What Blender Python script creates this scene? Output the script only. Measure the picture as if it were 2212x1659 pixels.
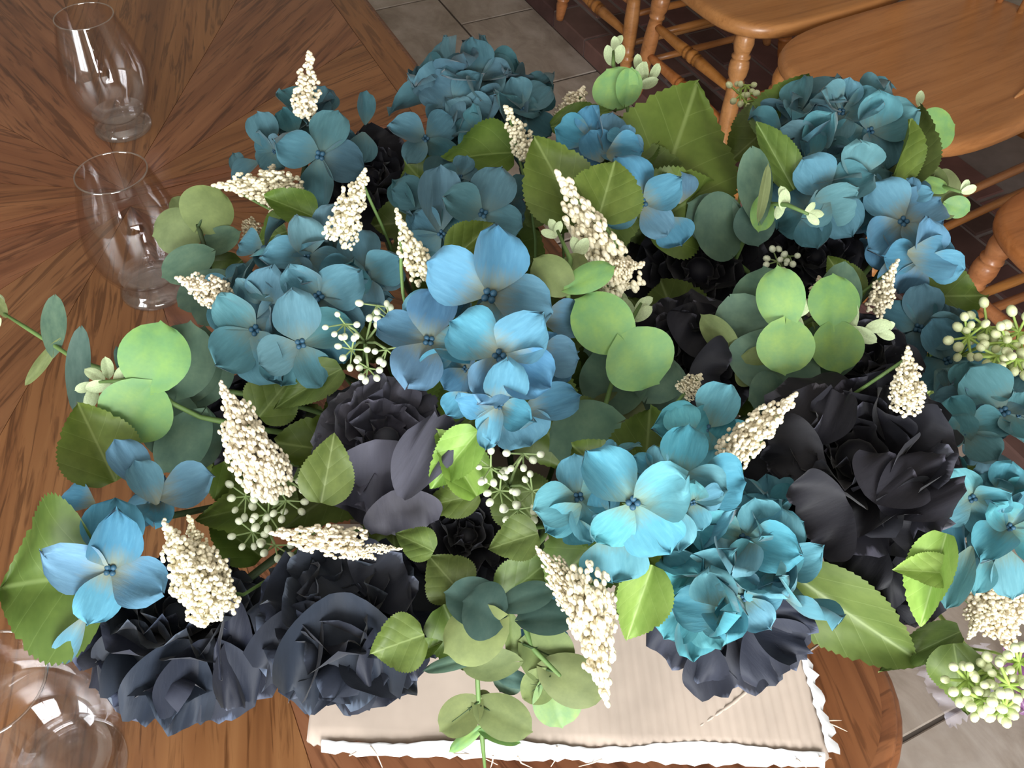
import bpy, math, random
import numpy as np
from mathutils import Vector, Matrix

for o in list(bpy.data.objects): bpy.data.objects.remove(o)
SC = bpy.context.scene
COL = SC.collection
rnd = random.Random(7)
R_ = math.radians

# ---------------------------------------------------------------- camera, world, light
# world frame: z = 0 is the table top, Y runs along the table edge, the camera stands over the origin
IW, IH, F = 2212.0, 1659.0, 1960.0
CAM_H = 0.77
FLOOR_Z = -0.75
def cam_axes(pitch, roll, yaw):
    f = Vector((math.sin(yaw)*math.cos(pitch), math.cos(yaw)*math.cos(pitch), -math.sin(pitch)))
    r = Vector((math.cos(yaw), -math.sin(yaw), 0)); u = r.cross(f)
    return (r*math.cos(roll)+u*math.sin(roll), u*math.cos(roll)-r*math.sin(roll), f)
CR, CU, CF = cam_axes(R_(48.9), R_(0.6), R_(26.0))
CAM = Vector((0, 0, CAM_H))
cd = bpy.data.cameras.new('camera'); co = bpy.data.objects.new('camera', cd); COL.objects.link(co)
co.matrix_world = Matrix(((CR.x, CU.x, -CF.x, CAM.x), (CR.y, CU.y, -CF.y, CAM.y), (CR.z, CU.z, -CF.z, CAM.z), (0, 0, 0, 1)))
cd.sensor_width = 36; cd.lens = F/IW*36; cd.clip_start = 0.01
SC.camera = co
vs = SC.view_settings
vs.view_transform = 'Standard'; vs.look = 'None'; vs.gamma = 1; vs.use_curve_mapping = False
vs.exposure = 0.18
w = bpy.data.worlds.new('world'); SC.world = w; w.use_nodes = True
bg = w.node_tree.nodes['Background']; bg.inputs[0].default_value = (0.80, 0.88, 1.0, 1); bg.inputs[1].default_value = 0.6

def area(name, loc, target, sx, sy, power, color):
    l = bpy.data.lights.new(name, 'AREA'); l.shape = 'RECTANGLE'; l.size = sx; l.size_y = sy
    l.energy = power; l.color = color
    o = bpy.data.objects.new(name, l); COL.objects.link(o); o.location = loc
    o.rotation_euler = (Vector(target)-Vector(loc)).to_track_quat('-Z', 'Y').to_euler()
    return o
# daylight entering by two windows out of the picture, one behind the photographer and one on the left; each light stands outside its panes
area('window_front_offscreen', (-0.35, -1.88, 0.62), (-0.35, 0, 0.62), 1.30, 1.34, 150, (1.0, 0.985, 0.985))
area('window_left_offscreen', (-2.03, -0.45, 0.62), (0, -0.45, 0.62), 1.30, 1.34, 68, (0.97, 0.98, 1.0))

# ---------------------------------------------------------------- helpers
def ray(x, y): return CR*((x-IW/2)/F) - CU*((y-IH/2)/F) + CF
def P(x, y, z):                       # pixel + height above the table -> world point
    d = ray(x, y); return CAM + d*((z-CAM_H)/d.z)
def depth(p): return (p-CAM).dot(CF)
def PD(x, y, dep): return CAM + ray(x, y)*dep
def px(n, p): return n*depth(p)/F     # pixels -> metres at a point
def tocam(p): return (CAM-p).normalized()

def link(name, data, parent=None, M=None):
    o = bpy.data.objects.new(name, data); COL.objects.link(o)
    if parent is not None: o.parent = parent
    if M is not None: o.matrix_basis = (WM[parent.name].inverted() @ M) if parent is not None else M
    WM[o.name] = M if M is not None else (WM[parent.name] if parent is not None else Matrix())
    return o
WM = {}
def thing(name, label, cat, loc=(0, 0, 0), group=None, rot=0):
    o = link(name, None, None, Matrix.Translation(Vector(loc)) @ Matrix.Rotation(rot, 4, 'Z'))
    o.empty_display_size = 0.02
    o['label'] = label; o['category'] = cat
    if group: o['group'] = group
    return o
def tag(o, label, cat, group=None):
    o['label'] = label; o['category'] = cat
    if group: o['group'] = group
    return o
def struct(o): o['kind'] = 'structure'; return o

def mesh(name, v, f, mat, smooth=True):
    m = bpy.data.meshes.new(name)
    m.from_pydata([tuple(a) for a in v], [], [tuple(int(i) for i in a) for a in f])
    if smooth: m.polygons.foreach_set('use_smooth', [True]*len(m.polygons))
    if mat: m.materials.append(mat)
    m.update(); return m
def with_mat(m, mat):                  # shared shape, other material
    key = (m.name, mat.name)
    if key not in _wm:
        c = m.copy(); c.materials.clear(); c.materials.append(mat); _wm[key] = c
    return _wm[key]
_wm = {}
class MB:
    def __init__(s): s.v = []; s.f = []
    def add(s, v, f):
        o = len(s.v); s.v += [tuple(a) for a in v]; s.f += [tuple(i+o for i in a) for a in f]; return s
    def box(s, x0, x1, y0, y1, z0, z1, b=0.0):
        if b <= 0:
            v = [(x, y, z) for z in (z0, z1) for x, y in ((x0, y0), (x1, y0), (x1, y1), (x0, y1))]
            return s.add(v, [(3, 2, 1, 0), (4, 5, 6, 7), (0, 1, 5, 4), (1, 2, 6, 5), (2, 3, 7, 6), (3, 0, 4, 7)])
        v = []
        for z, i in ((z0, 0), (z1-b, 0), (z1, b)):
            v += [(x0+i, y0+i, z), (x1-i, y0+i, z), (x1-i, y1-i, z), (x0+i, y1-i, z)]
        f = [(3, 2, 1, 0), (8, 9, 10, 11)]
        for k in (0, 4): f += [(k+j, k+(j+1) % 4, k+4+(j+1) % 4, k+4+j) for j in range(4)]
        return s.add(v, f)
    def tube(s, pts, rad, n=8, cap=True):
        pts = [Vector(p) for p in pts]
        rads = rad if isinstance(rad, (list, tuple)) else [rad]*len(pts)
        v = []; prev = None
        for i, p in enumerate(pts):
            t = (pts[min(i+1, len(pts)-1)]-pts[max(i-1, 0)]).normalized()
            if prev is None:
                a = Vector((0, 0, 1)) if abs(t.z) < .9 else Vector((1, 0, 0)); x = t.cross(a).normalized()
            else:
                x = (prev-t*prev.dot(t)).normalized()
            prev = x; y = t.cross(x)
            for k in range(n):
                a = 2*math.pi*k/n; v.append(p+(x*math.cos(a)+y*math.sin(a))*rads[i])
        f = [(i*n+k, i*n+(k+1) % n, (i+1)*n+(k+1) % n, (i+1)*n+k) for i in range(len(pts)-1) for k in range(n)]
        if cap: f += [tuple(range(n-1, -1, -1)), tuple((len(pts)-1)*n+k for k in range(n))]
        return s.add(v, f)
    def build(s, name, mat, parent=None, M=None, smooth=True):
        return link(name, mesh(name, s.v, s.f, mat, smooth), parent, M)
def lathe(prof, n=40):                 # prof: (r, z) pairs
    v = [(r*math.cos(2*math.pi*k/n), r*math.sin(2*math.pi*k/n), z) for r, z in prof for k in range(n)]
    f = [(i*n+k, i*n+(k+1) % n, (i+1)*n+(k+1) % n, (i+1)*n+k) for i in range(len(prof)-1) for k in range(n)]
    return v, f
def turned(a, b, prof, n=14):          # turned wood from a to b; prof: (t, radius)
    a = Vector(a); b = Vector(b); d = b-a; L = d.length
    q = d.to_track_quat('Z', 'Y').to_matrix()
    v, f = lathe([(0.0005, 0)]+[(r, t*L) for t, r in prof]+[(0.0005, L)], n)
    return [a+q @ Vector(p) for p in v], f
def basis(o, axis, nrm, sx, sy, sz=None):
    Y = axis.normalized(); Z = nrm-Y*nrm.dot(Y)
    if Z.length < 1e-4: Z = Y.orthogonal()
    Z.normalize(); X = Y.cross(Z)
    if sz is None: sz = (sx+sy)/2
    return Matrix(((X.x*sx, Y.x*sy, Z.x*sz, o.x), (X.y*sx, Y.y*sy, Z.y*sz, o.y), (X.z*sx, Y.z*sy, Z.z*sz, o.z), (0, 0, 0, 1)))

# ---------------------------------------------------------------- materials
class NT:
    def __init__(s, name, rough=0.6, spec=0.4):
        s.m = bpy.data.materials.new(name); s.m.use_nodes = True; s.t = s.m.node_tree
        s.b = s.t.nodes['Principled BSDF']; s.b.inputs['Roughness'].default_value = rough
        s.b.inputs['Specular IOR Level'].default_value = spec; s.out = s.t.nodes['Material Output']
    def n(s, typ, **kw):
        nd = s.t.nodes.new(typ)
        for k, v in kw.items():
            if k in nd.bl_rna.properties: setattr(nd, k, v)
            else: nd.inputs[k.replace('_', ' ')].default_value = v
        return nd
    def l(s, a, b): s.t.links.new(a, b)
    def coord(s, which='Object', scale=(1, 1, 1), rot=(0, 0, 0)):
        tc = s.n('ShaderNodeTexCoord'); mp = s.n('ShaderNodeMapping'); s.l(tc.outputs[which], mp.inputs[0])
        mp.inputs['Scale'].default_value = scale; mp.inputs['Rotation'].default_value = rot
        return mp.outputs[0]
    def noise(s, vec, scale, detail=4, rough=0.55, dist=0):
        nd = s.n('ShaderNodeTexNoise'); s.l(vec, nd.inputs['Vector'])
        nd.inputs['Scale'].default_value = scale; nd.inputs['Detail'].default_value = detail
        nd.inputs['Roughness'].default_value = rough; nd.inputs['Distortion'].default_value = dist
        return nd.outputs['Fac']
    def ramp(s, fac, stops):
        nd = s.n('ShaderNodeValToRGB'); e = nd.color_ramp.elements
        while len(e) < len(stops): e.new(0.5)
        for k, (p, c) in enumerate(stops): e[k].position = p; e[k].color = (*c, 1)
        s.l(fac, nd.inputs[0]); return nd.outputs[0]
    def mix(s, fac, a, b, mode='MIX'):
        nd = s.n('ShaderNodeMix'); nd.data_type = 'RGBA'; nd.blend_type = mode
        for v, i in ((fac, 0), (a, 6), (b, 7)):
            if isinstance(v, (int, float)): nd.inputs[i].default_value = v
            elif isinstance(v, tuple): nd.inputs[i].default_value = (*v, 1)
            else: s.l(v, nd.inputs[i])
        return nd.outputs[2]
    def math(s, op, a, b=0.0, c=0.0):
        nd = s.n('ShaderNodeMath'); nd.operation = op
        for k, v in enumerate((a, b, c)):
            if isinstance(v, (int, float)): nd.inputs[k].default_value = v
            else: s.l(v, nd.inputs[k])
        return nd.outputs[0]
    def color(s, c):
        if isinstance(c, tuple): s.b.inputs['Base Color'].default_value = (*c, 1)
        else: s.l(c, s.b.inputs['Base Color'])
    def vary(s, c, hue=0.03, val=0.3, sat=0.15):
        oi = s.n('ShaderNodeObjectInfo'); h = s.n('ShaderNodeHueSaturation')
        r = oi.outputs['Random']
        s.l(s.math('MULTIPLY_ADD', r, hue, 0.5-hue/2), h.inputs['Hue'])
        r2 = s.math('FRACT', s.math('MULTIPLY', r, 7.31)); r3 = s.math('FRACT', s.math('MULTIPLY', r, 13.7))
        s.l(s.math('MULTIPLY_ADD', r2, val, 1-val/2), h.inputs['Value'])
        s.l(s.math('MULTIPLY_ADD', r3, sat, 1-sat/2), h.inputs['Saturation'])
        s.l(c, h.inputs['Color']); return h.outputs[0]
    def bump(s, h, strength, dist=0.002):
        nd = s.n('ShaderNodeBump'); nd.inputs['Strength'].default_value = strength; nd.inputs['Distance'].default_value = dist
        s.l(h, nd.inputs['Height']); s.l(nd.outputs[0], s.b.inputs['Normal'])
    def translucent(s, c, fac):
        t = s.n('ShaderNodeBsdfTranslucent'); mx = s.n('ShaderNodeMixShader'); mx.inputs[0].default_value = fac
        if isinstance(c, tuple): t.inputs[0].default_value = (*c, 1)
        else: s.l(c, t.inputs[0])
        s.l(s.b.outputs[0], mx.inputs[1]); s.l(t.outputs[0], mx.inputs[2]); s.l(mx.outputs[0], s.out.inputs[0])

def m_plain(name, c, rough=0.6, var=0.0, spec=0.4):
    t = NT(name, rough, spec)
    cc = t.ramp(t.noise(t.coord(scale=(1, 1, 1)), 14, 3), [(0.3, tuple(x*0.82 for x in c)), (0.7, tuple(min(1, x*1.12) for x in c))])
    if var: cc = t.vary(cc, 0.02, var, 0.1)
    t.color(cc); return t.m
def m_wood(name, dark, mid, light, scale=1.0, rough=0.3, ring=1.0, var=0.18):
    t = NT(name, rough, 0.5)
    oi = t.n('ShaderNodeObjectInfo')
    tc = t.n('ShaderNodeTexCoord'); ad = t.n('ShaderNodeVectorMath', operation='ADD'); t.l(tc.outputs['Object'], ad.inputs[0])
    cb = t.n('ShaderNodeCombineXYZ'); t.l(t.math('MULTIPLY', oi.outputs['Random'], 37.0), cb.inputs[0]); t.l(t.math('MULTIPLY', oi.outputs['Random'], 91.0), cb.inputs[1])
    t.l(cb.outputs[0], ad.inputs[1])
    def mp(s):
        m = t.n('ShaderNodeMapping'); t.l(ad.outputs[0], m.inputs[0]); m.inputs['Scale'].default_value = s; return m.outputs[0]
    g1 = t.noise(mp((2.2*scale, 34*scale, 34*scale)), 1.0, 3, 0.6, 0.9)
    g2 = t.noise(mp((9*scale, 120*scale, 120*scale)), 1.0, 3, 0.6, 1.2)
    g3 = t.noise(mp((1.6*scale, 5*scale, 5*scale)), 1.0, 2, 0.5)
    c = t.ramp(g1, [(0.30, dark), (0.46, mid), (0.66, light)])
    pores = t.ramp(g2, [(0.38, (0.34, 0.28, 0.24)), (0.49, (1, 1, 1))])
    c = t.mix(0.75*ring, c, pores, 'MULTIPLY')
    c = t.mix(0.35, c, t.ramp(g3, [(0.3, (0.6, 0.55, 0.5)), (0.7, (1.25, 1.2, 1.15))]), 'MULTIPLY')
    t.color(t.vary(c, 0.012, var, 0.08)); t.bump(g2, 0.12, 0.0006)
    t.b.inputs['Coat Weight'].default_value = 0.25; t.b.inputs['Coat Roughness'].default_value = 0.22
    return t.m
def m_petal(name, base, light, core, val=0.3):
    t = NT(name, 0.75, 0.25)
    v = t.coord(scale=(9, 1.6, 1)); g = t.noise(v, 1.6, 4, 0.6, 0.3)
    big = t.noise(t.coord(), 1.7, 2)
    c = t.ramp(g, [(0.30, tuple(x*0.86 for x in base)), (0.50, base), (0.75, tuple((x+y)/2 for x, y in zip(base, light)))])
    c = t.mix(t.math('MULTIPLY', big, 0.7), c, light)
    sp = t.n('ShaderNodeSeparateXYZ'); t.l(t.coord(), sp.inputs[0])
    yy = t.math('ADD', sp.outputs[1], t.math('MULTIPLY', t.math('SUBTRACT', g, 0.5), 0.5))
    fac = t.ramp(yy, [(0.05, (0.9,)*3), (0.42, (0, 0, 0))])
    c = t.mix(fac, c, core)
    c = t.vary(c, 0.035, val, 0.2)
    t.color(c); t.b.inputs['Sheen Weight'].default_value = 0.15; t.b.inputs['Sheen Roughness'].default_value = 0.5
    t.bump(g, 0.3, 0.0012); t.translucent(c, 0.16); return t.m
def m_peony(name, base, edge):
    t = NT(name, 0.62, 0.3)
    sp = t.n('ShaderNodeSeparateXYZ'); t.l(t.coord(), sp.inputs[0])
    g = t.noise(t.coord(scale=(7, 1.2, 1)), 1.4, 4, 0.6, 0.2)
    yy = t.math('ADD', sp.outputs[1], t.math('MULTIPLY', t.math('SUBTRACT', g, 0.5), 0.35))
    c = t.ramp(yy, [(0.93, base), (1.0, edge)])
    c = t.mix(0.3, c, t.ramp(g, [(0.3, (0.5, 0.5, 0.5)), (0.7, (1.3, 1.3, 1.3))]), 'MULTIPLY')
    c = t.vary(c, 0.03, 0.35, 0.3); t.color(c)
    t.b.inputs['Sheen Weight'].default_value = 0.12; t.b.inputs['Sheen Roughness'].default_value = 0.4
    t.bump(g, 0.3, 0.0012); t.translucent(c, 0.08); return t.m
def m_leaf(name, base, light, vein, veins=True, tr=0.18, rough=0.5):
    t = NT(name, rough, 0.35)
    sp = t.n('ShaderNodeSeparateXYZ'); t.l(t.coord(), sp.inputs[0])
    ax = t.math('ABSOLUTE', sp.outputs[0])
    g = t.noise(t.coord(), 3.0, 3); fine = t.noise(t.coord(), 22, 3)
    c = t.ramp(g, [(0.3, base), (0.7, light)])
    c = t.mix(t.math('MULTIPLY', fine, 0.3), c, tuple(x*0.6 for x in base))
    if veins:
        ph = t.math('SUBTRACT', sp.outputs[1], t.math('MULTIPLY', ax, 0.85))
        sn = t.math('ABSOLUTE', t.math('SINE', t.math('MULTIPLY', ph, 13.0)))
        side = t.ramp(sn, [(0.0, (0.4,)*3), (0.10, (0, 0, 0))])
        c = t.mix(side, c, vein)
        mid = t.ramp(ax, [(0.006, (0.9,)*3), (0.022, (0, 0, 0))]); c = t.mix(mid, c, vein)
        t.bump(sn, 0.2, 0.0015)
    c = t.vary(c, 0.025, 0.25, 0.15); t.color(c); t.translucent(c, tr); return t.m
def m_glass(name, tint, base, cap=0.16):
    t = NT(name, 0.03, 0.5); t.t.nodes.remove(t.b)
    tr = t.n('ShaderNodeBsdfTransparent'); tr.inputs[0].default_value = (*tint, 1)
    gl = t.n('ShaderNodeBsdfGlossy'); gl.inputs['Roughness'].default_value = 0.015
    lw = t.n('ShaderNodeFresnel'); lw.inputs[0].default_value = 1.5
    mx = t.n('ShaderNodeMixShader'); t.l(t.math('MINIMUM', t.math('ADD', lw.outputs[0], base), cap), mx.inputs[0])
    t.l(tr.outputs[0], mx.inputs[1]); t.l(gl.outputs[0], mx.inputs[2]); t.l(mx.outputs[0], t.out.inputs[0]); return t.m
def m_tile(name):
    t = NT(name, 0.42, 0.4)
    oi = t.n('ShaderNodeObjectInfo'); tc = t.n('ShaderNodeTexCoord'); ad = t.n('ShaderNodeVectorMath', operation='ADD'); t.l(tc.outputs['Object'], ad.inputs[0])
    cb = t.n('ShaderNodeCombineXYZ'); t.l(t.math('MULTIPLY', oi.outputs['Random'], 57.0), cb.inputs[0]); t.l(cb.outputs[0], ad.inputs[1])
    m = t.n('ShaderNodeMapping'); t.l(ad.outputs[0], m.inputs[0]); m.inputs['Scale'].default_value = (1.6, 1, 1)
    g = t.noise(m.outputs[0], 6, 6, 0.62, 0.7); h = t.noise(m.outputs[0], 30, 4)
    c = t.ramp(g, [(0.28, (0.235, 0.195, 0.158)), (0.5, (0.365, 0.312, 0.268)), (0.75, (0.475, 0.425, 0.39))])
    c = t.mix(0.25, c, t.ramp(h, [(0.3, (0.7, 0.68, 0.64)), (0.6, (1.1, 1.1, 1.1))]), 'MULTIPLY')
    t.color(t.vary(c, 0.01, 0.12, 0.1)); t.bump(g, 0.15, 0.003); return t.m

M_OAK = m_wood('oak_table', (0.155, 0.058, 0.023), (0.235, 0.096, 0.039), (0.305, 0.136, 0.058), 0.8, 0.36, 1.0, 0.07)
M_OAKB = m_wood('oak_border', (0.155, 0.058, 0.023), (0.225, 0.089, 0.035), (0.285, 0.120, 0.049), 0.8, 0.36, 0.8, 0.08)
M_PINE = m_wood('chair_wood', (0.38, 0.148, 0.044), (0.46, 0.190, 0.060), (0.53, 0.232, 0.080), 0.8, 0.34, 0.25, 0.06)
M_TILE = m_tile('stone_tile')
M_GROUT = m_plain('grout', (0.085, 0.07, 0.06), 0.9)
M_BRICK = m_plain('dark_brick', (0.150, 0.078, 0.070), 0.85, 0.9)
M_MORTAR = m_plain('mortar', (0.24, 0.21, 0.21), 0.95)
M_WALL = m_plain('wall_paint', (0.50, 0.44, 0.37), 0.9)
M_CEIL = m_plain('ceiling_paint', (0.62, 0.58, 0.53), 0.9)
M_FRAME = m_plain('window_frame_paint', (0.8, 0.8, 0.78), 0.5)
M_GLASS = m_glass('clear_glass', (0.985, 0.975, 0.98), 0.02, 0.2)
M_GLASSB = m_glass('thick_glass', (0.95, 0.94, 0.945), 0.06, 0.4)
M_RIM = m_glass('polished_rim', (0.95, 0.94, 0.94), 0.20, 0.6)
M_PANE = m_glass('window_pane', (0.97, 0.985, 0.98), 0.0)

BLUE = m_petal('petal_sky_blue', (0.062, 0.190, 0.295), (0.135, 0.330, 0.450), (0.22, 0.24, 0.17))
TEAL = m_petal('petal_teal', (0.038, 0.110, 0.142), (0.085, 0.195, 0.235), (0.10, 0.17, 0.17))
TURQ = m_petal('petal_turquoise', (0.058, 0.235, 0.305), (0.140, 0.370, 0.430), (0.16, 0.23, 0.17))
FADE = m_petal('petal_greyed_teal', (0.060, 0.165, 0.205), (0.120, 0.270, 0.320), (0.14, 0.20, 0.18))
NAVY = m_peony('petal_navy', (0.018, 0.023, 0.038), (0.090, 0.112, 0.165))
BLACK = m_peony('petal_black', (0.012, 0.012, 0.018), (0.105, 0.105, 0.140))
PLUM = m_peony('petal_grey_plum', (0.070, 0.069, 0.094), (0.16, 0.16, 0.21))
LEAF = m_leaf('leaf_green', (0.078, 0.128, 0.024), (0.140, 0.202, 0.044), (0.19, 0.26, 0.085))
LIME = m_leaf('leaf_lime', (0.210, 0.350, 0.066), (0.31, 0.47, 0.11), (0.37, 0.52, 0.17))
EUL = m_leaf('eucalyptus_light', (0.165, 0.345, 0.145), (0.275, 0.450, 0.125), (0.25, 0.42, 0.22), False, 0.2)
EUD = m_leaf('eucalyptus_dusty', (0.060, 0.125, 0.088), (0.120, 0.200, 0.130), (0.1, 0.2, 0.12), False, 0.12, 0.65)
EUO = m_leaf('eucalyptus_underside', (0.130, 0.170, 0.065), (0.200, 0.250, 0.095), (0.1, 0.2, 0.12), False, 0.15, 0.65)
EUT = m_leaf('eucalyptus_blue_green', (0.050, 0.110, 0.095), (0.095, 0.165, 0.140), (0.1, 0.2, 0.12), False, 0.1, 0.65)
M_VEIN = m_plain('dark_vein', (0.030, 0.060, 0.016), 0.6)
M_STEM = m_plain('stem_green', (0.120, 0.210, 0.060), 0.55)
M_STEMD = m_plain('stem_dark', (0.035, 0.060, 0.022), 0.6)
M_PALE = m_plain('pale_bud', (0.50, 0.61, 0.36), 0.5)
M_STEML = m_plain('stem_light', (0.30, 0.40, 0.17), 0.55)
M_CREAM = m_plain('cream_bead', (0.82, 0.75, 0.56), 0.42, 0.1)
M_BERRY = m_plain('white_berry', (0.74, 0.79, 0.60), 0.35)
M_LIMEST = m_plain('lime_stem', (0.40, 0.55, 0.14), 0.5)
M_LBERRY = m_plain('lime_white_bud', (0.68, 0.74, 0.44), 0.35)
M_EYE = m_plain('floret_eye', (0.028, 0.090, 0.150), 0.5)
M_CARD = m_plain('cardboard', (0.385, 0.315, 0.265), 0.9)
M_PAPER = m_plain('torn_white_paper', (0.64, 0.64, 0.66), 0.7)
M_FIBRE = m_plain('paper_fibre', (0.75, 0.60, 0.48), 0.8)

# ---------------------------------------------------------------- the setting
RX0, RX1, RY0, RY1, CZ = -1.9, 2.75, -1.75, 4.2, 1.70
def wallbox(name, *a): return struct(MB().box(*a).build(name, M_WALL, smooth=False))
wallbox('wall_back', RX0, RX1, RY1, RY1+.1, FLOOR_Z, CZ)
wallbox('wall_right', RX1, RX1+.1, RY0-.1, RY1+.1, FLOOR_Z, CZ)
struct(MB().box(RX0-.1, RX1+.1, RY0-.1, RY1+.1, CZ, CZ+.1).build('ceiling', M_CEIL, smooth=False))
WZ0, WZ1 = -0.05, 1.29
def window_wall(name, n, a, b, lo, hi, M):   # wall along local X with one window from a to b, room side at local y = 0
    wf = MB()
    wf.box(lo, a, -.1, 0, FLOOR_Z, CZ); wf.box(b, hi, -.1, 0, FLOOR_Z, CZ)
    wf.box(a, b, -.1, 0, FLOOR_Z, WZ0); wf.box(a, b, -.1, 0, WZ1, CZ)
    struct(wf.build(name, M_WALL, None, M, smooth=False))
    fr = MB(); t_ = .04
    fr.box(a, a+t_, -.07, -.02, WZ0, WZ1); fr.box(b-t_, b, -.07, -.02, WZ0, WZ1)
    fr.box(a+t_, b-t_, -.07, -.02, WZ0, WZ0+t_); fr.box(a+t_, b-t_, -.07, -.02, WZ1-t_, WZ1)
    wo = struct(fr.build('window_%d' % n, M_FRAME, None, M, smooth=False)); m = (a+b)/2
    MB().box(m-.018, m+.018, -.065, -.025, WZ0+t_, WZ1-t_).build('mullion', M_FRAME, wo, M, smooth=False)
    MB().box(a+t_, b-t_, -.062, -.028, .66, .69).build('glazing_bar', M_FRAME, wo, M, smooth=False)
    for x0, x1 in ((a+t_, m-.018), (m+.018, b-t_)):
        for z0, z1 in ((WZ0+t_, .66), (.69, WZ1-t_)):
            MB().box(x0, x1, -.048, -.044, z0, z1).build('pane', M_PANE, wo, M, smooth=False)
window_wall('wall_front', 1, -1.00, 0.30, RX0, RX1, Matrix.Translation((0, RY0, 0)))
window_wall('wall_left', 2, -.20, 1.10, -RY1, -RY0+.1, Matrix.Translation((RX0, 0, 0)) @ Matrix.Rotation(-math.pi/2, 4, 'Z'))

# floor: stone tiles laid in a half bond, each its own piece over a grout bed
flo = struct(MB().box(RX0, RX1, RY0, RY1, FLOOR_Z-.05, FLOOR_Z-.004).build('floor', M_GROUT, smooth=False))
TL = 0.456; HX = 1.398
_tile = {}
def tile_mesh(w_):
    k = round(w_, 3)
    if k not in _tile: _tile[k] = mesh('tile', *(lambda b: (b.v, b.f))(MB().box(0, w_, 0, TL-.007, -.006, 0, .0025)), M_TILE, False)
    return _tile[k]
ncol = 0
for x0, x1, y_off in ((1.1275, HX, 2.2745), (0.668, 1.1205, 2.4915), (0.212, 0.6645, 2.2745), (-0.244, 0.2085, 2.4915), (-0.70, -0.2475, 2.2745), (-1.156, -.7035, 2.4915), (-1.612, -1.1595, 2.2745)):
    k = -10
    while True:
        y = y_off+k*TL; k += 1
        if y < RY0: continue
        if y+TL > RY1: break
        link('tile', tile_mesh(x1-x0), flo, Matrix.Translation((x0, y, FLOOR_Z)))

# raised brick hearth that carries the row of chairs
HZ = FLOOR_Z+0.06
hearth = struct(MB().box(HX+.004, RX1, RY0, RY1, FLOOR_Z-.004, HZ-.005).build('trim_1', M_MORTAR, smooth=False))
hearth['label'] = 'low dark brick hearth step under the row of wooden chairs'
bm1 = mesh('brick', *(lambda b: (b.v, b.f))(MB().box(0, .098, 0, .203, -.058, 0, .004)), M_BRICK, False)
bm2 = mesh('brick', *(lambda b: (b.v, b.f))(MB().box(0, .203, 0, .098, -.02, 0, .004)), M_BRICK, False)
y = 0.25; k = 0
while y < RY1-.22:
    link('brick', bm1, hearth, Matrix.Translation((HX, y, HZ+rnd.uniform(-.002, .001)))); y += .212
for c in range(1, 6):
    y = 0.25+(.106 if c % 2 else 0)
    while y < 3.1:
        link('brick', bm1, hearth, Matrix.Translation((HX+.107*c, y, HZ+rnd.uniform(-.003, .001)))); y += .212

# ---------------------------------------------------------------- table
TX0, TX1, TY0, TY1, TR = -0.536, 0.462, 0.072, 2.19, 0.115
table = thing('dining_table', 'oak dining table with radiating veneer panels under the flowers and glasses', 'table', (-0.037, 1.13, FLOOR_Z))
def rrect(x0, x1, y0, y1, r, n=10):
    o = []
    for cx, cy, a0 in ((x1-r, y0+r, -90), (x1-r, y1-r, 0), (x0+r, y1-r, 90), (x0+r, y0+r, 180)):
        o += [(cx+r*math.cos(R_(a0+90*i/n)), cy+r*math.sin(R_(a0+90*i/n))) for i in range(n+1)]
    return o
def slab(profile, x0, x1, y0, y1, r):   # profile: (inset, z) bottom to top, moulded edge
    v = []; f = []; n = 0
    for ins, z in profile:
        ol = rrect(x0+ins, x1-ins, y0+ins, y1-ins, max(r-ins, .004)); n = len(ol); v += [(x, y, z) for x, y in ol]
    for i in range(len(profile)-1): f += [(i*n+k, i*n+(k+1) % n, (i+1)*n+(k+1) % n, (i+1)*n+k) for k in range(n)]
    f += [tuple(range(n-1, -1, -1)), tuple((len(profile)-1)*n+k for k in range(n))]
    return v, f
prof = [(.016, -.032), (.006, -.030), (.0015, -.026), (0, -.020), (.001, -.014), (.004, -.0095), (.007, -.0085), (.008, -.005), (.011, -.0022), (.016, -.0016)]
b = MB(); b.add(*slab(prof, TX0, TX1, TY0, TY1, TR))
e = b.build('edge_moulding', M_OAKB, table, Matrix.Translation((0, 0, 0)) @ Matrix())
# each veneer piece: polygon in table space, grain along its own local X
def clip(poly, a, b_, c):               # keep a*x+b*y<=c
    out = []
    for i in range(len(poly)):
        p, q = poly[i], poly[(i+1) % len(poly)]
        dp = a*p[0]+b_*p[1]-c; dq = a*q[0]+b_*q[1]-c
        if dp <= 0: out.append(p)
        if (dp < 0 < dq) or (dq < 0 < dp):
            t = dp/(dp-dq); out.append((p[0]+(q[0]-p[0])*t, p[1]+(q[1]-p[1])*t))
    return out
def veneer(name, poly, grain, mat, top=0.0):
    cx = sum(p[0] for p in poly)/len(poly); cy = sum(p[1] for p in poly)/len(poly)
    M = Matrix.Translation((cx, cy, 0)) @ Matrix.Rotation(grain, 4, 'Z'); Mi = M.inverted()
    v = [Mi @ Vector((x, y, z)) for z in (-.003, top) for x, y in poly]; n = len(poly)
    f = [tuple(range(n-1, -1, -1)), tuple(range(n, 2*n))]+[(k, (k+1) % n, n+(k+1) % n, n+k) for k in range(n)]
    return link(name, mesh(name, v, f, mat, False), table, M)
SX, SY = -0.035, 1.150                  # heart of the veneer star
BW = 0.052
ix0, ix1 = TX0+.016+BW, TX1-.016-BW
g_ = .0004; nix1 = ix1-.055
def rect(x0, x1, y0, y1): return [(x0+g_, y0+g_), (x1-g_, y0+g_), (x1-g_, y1-g_), (x0+g_, y1-g_)]
far_y0, far_y1, near_y0, near_y1 = 1.150, 1.478, 0.072+.016+BW, 1.112
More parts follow.
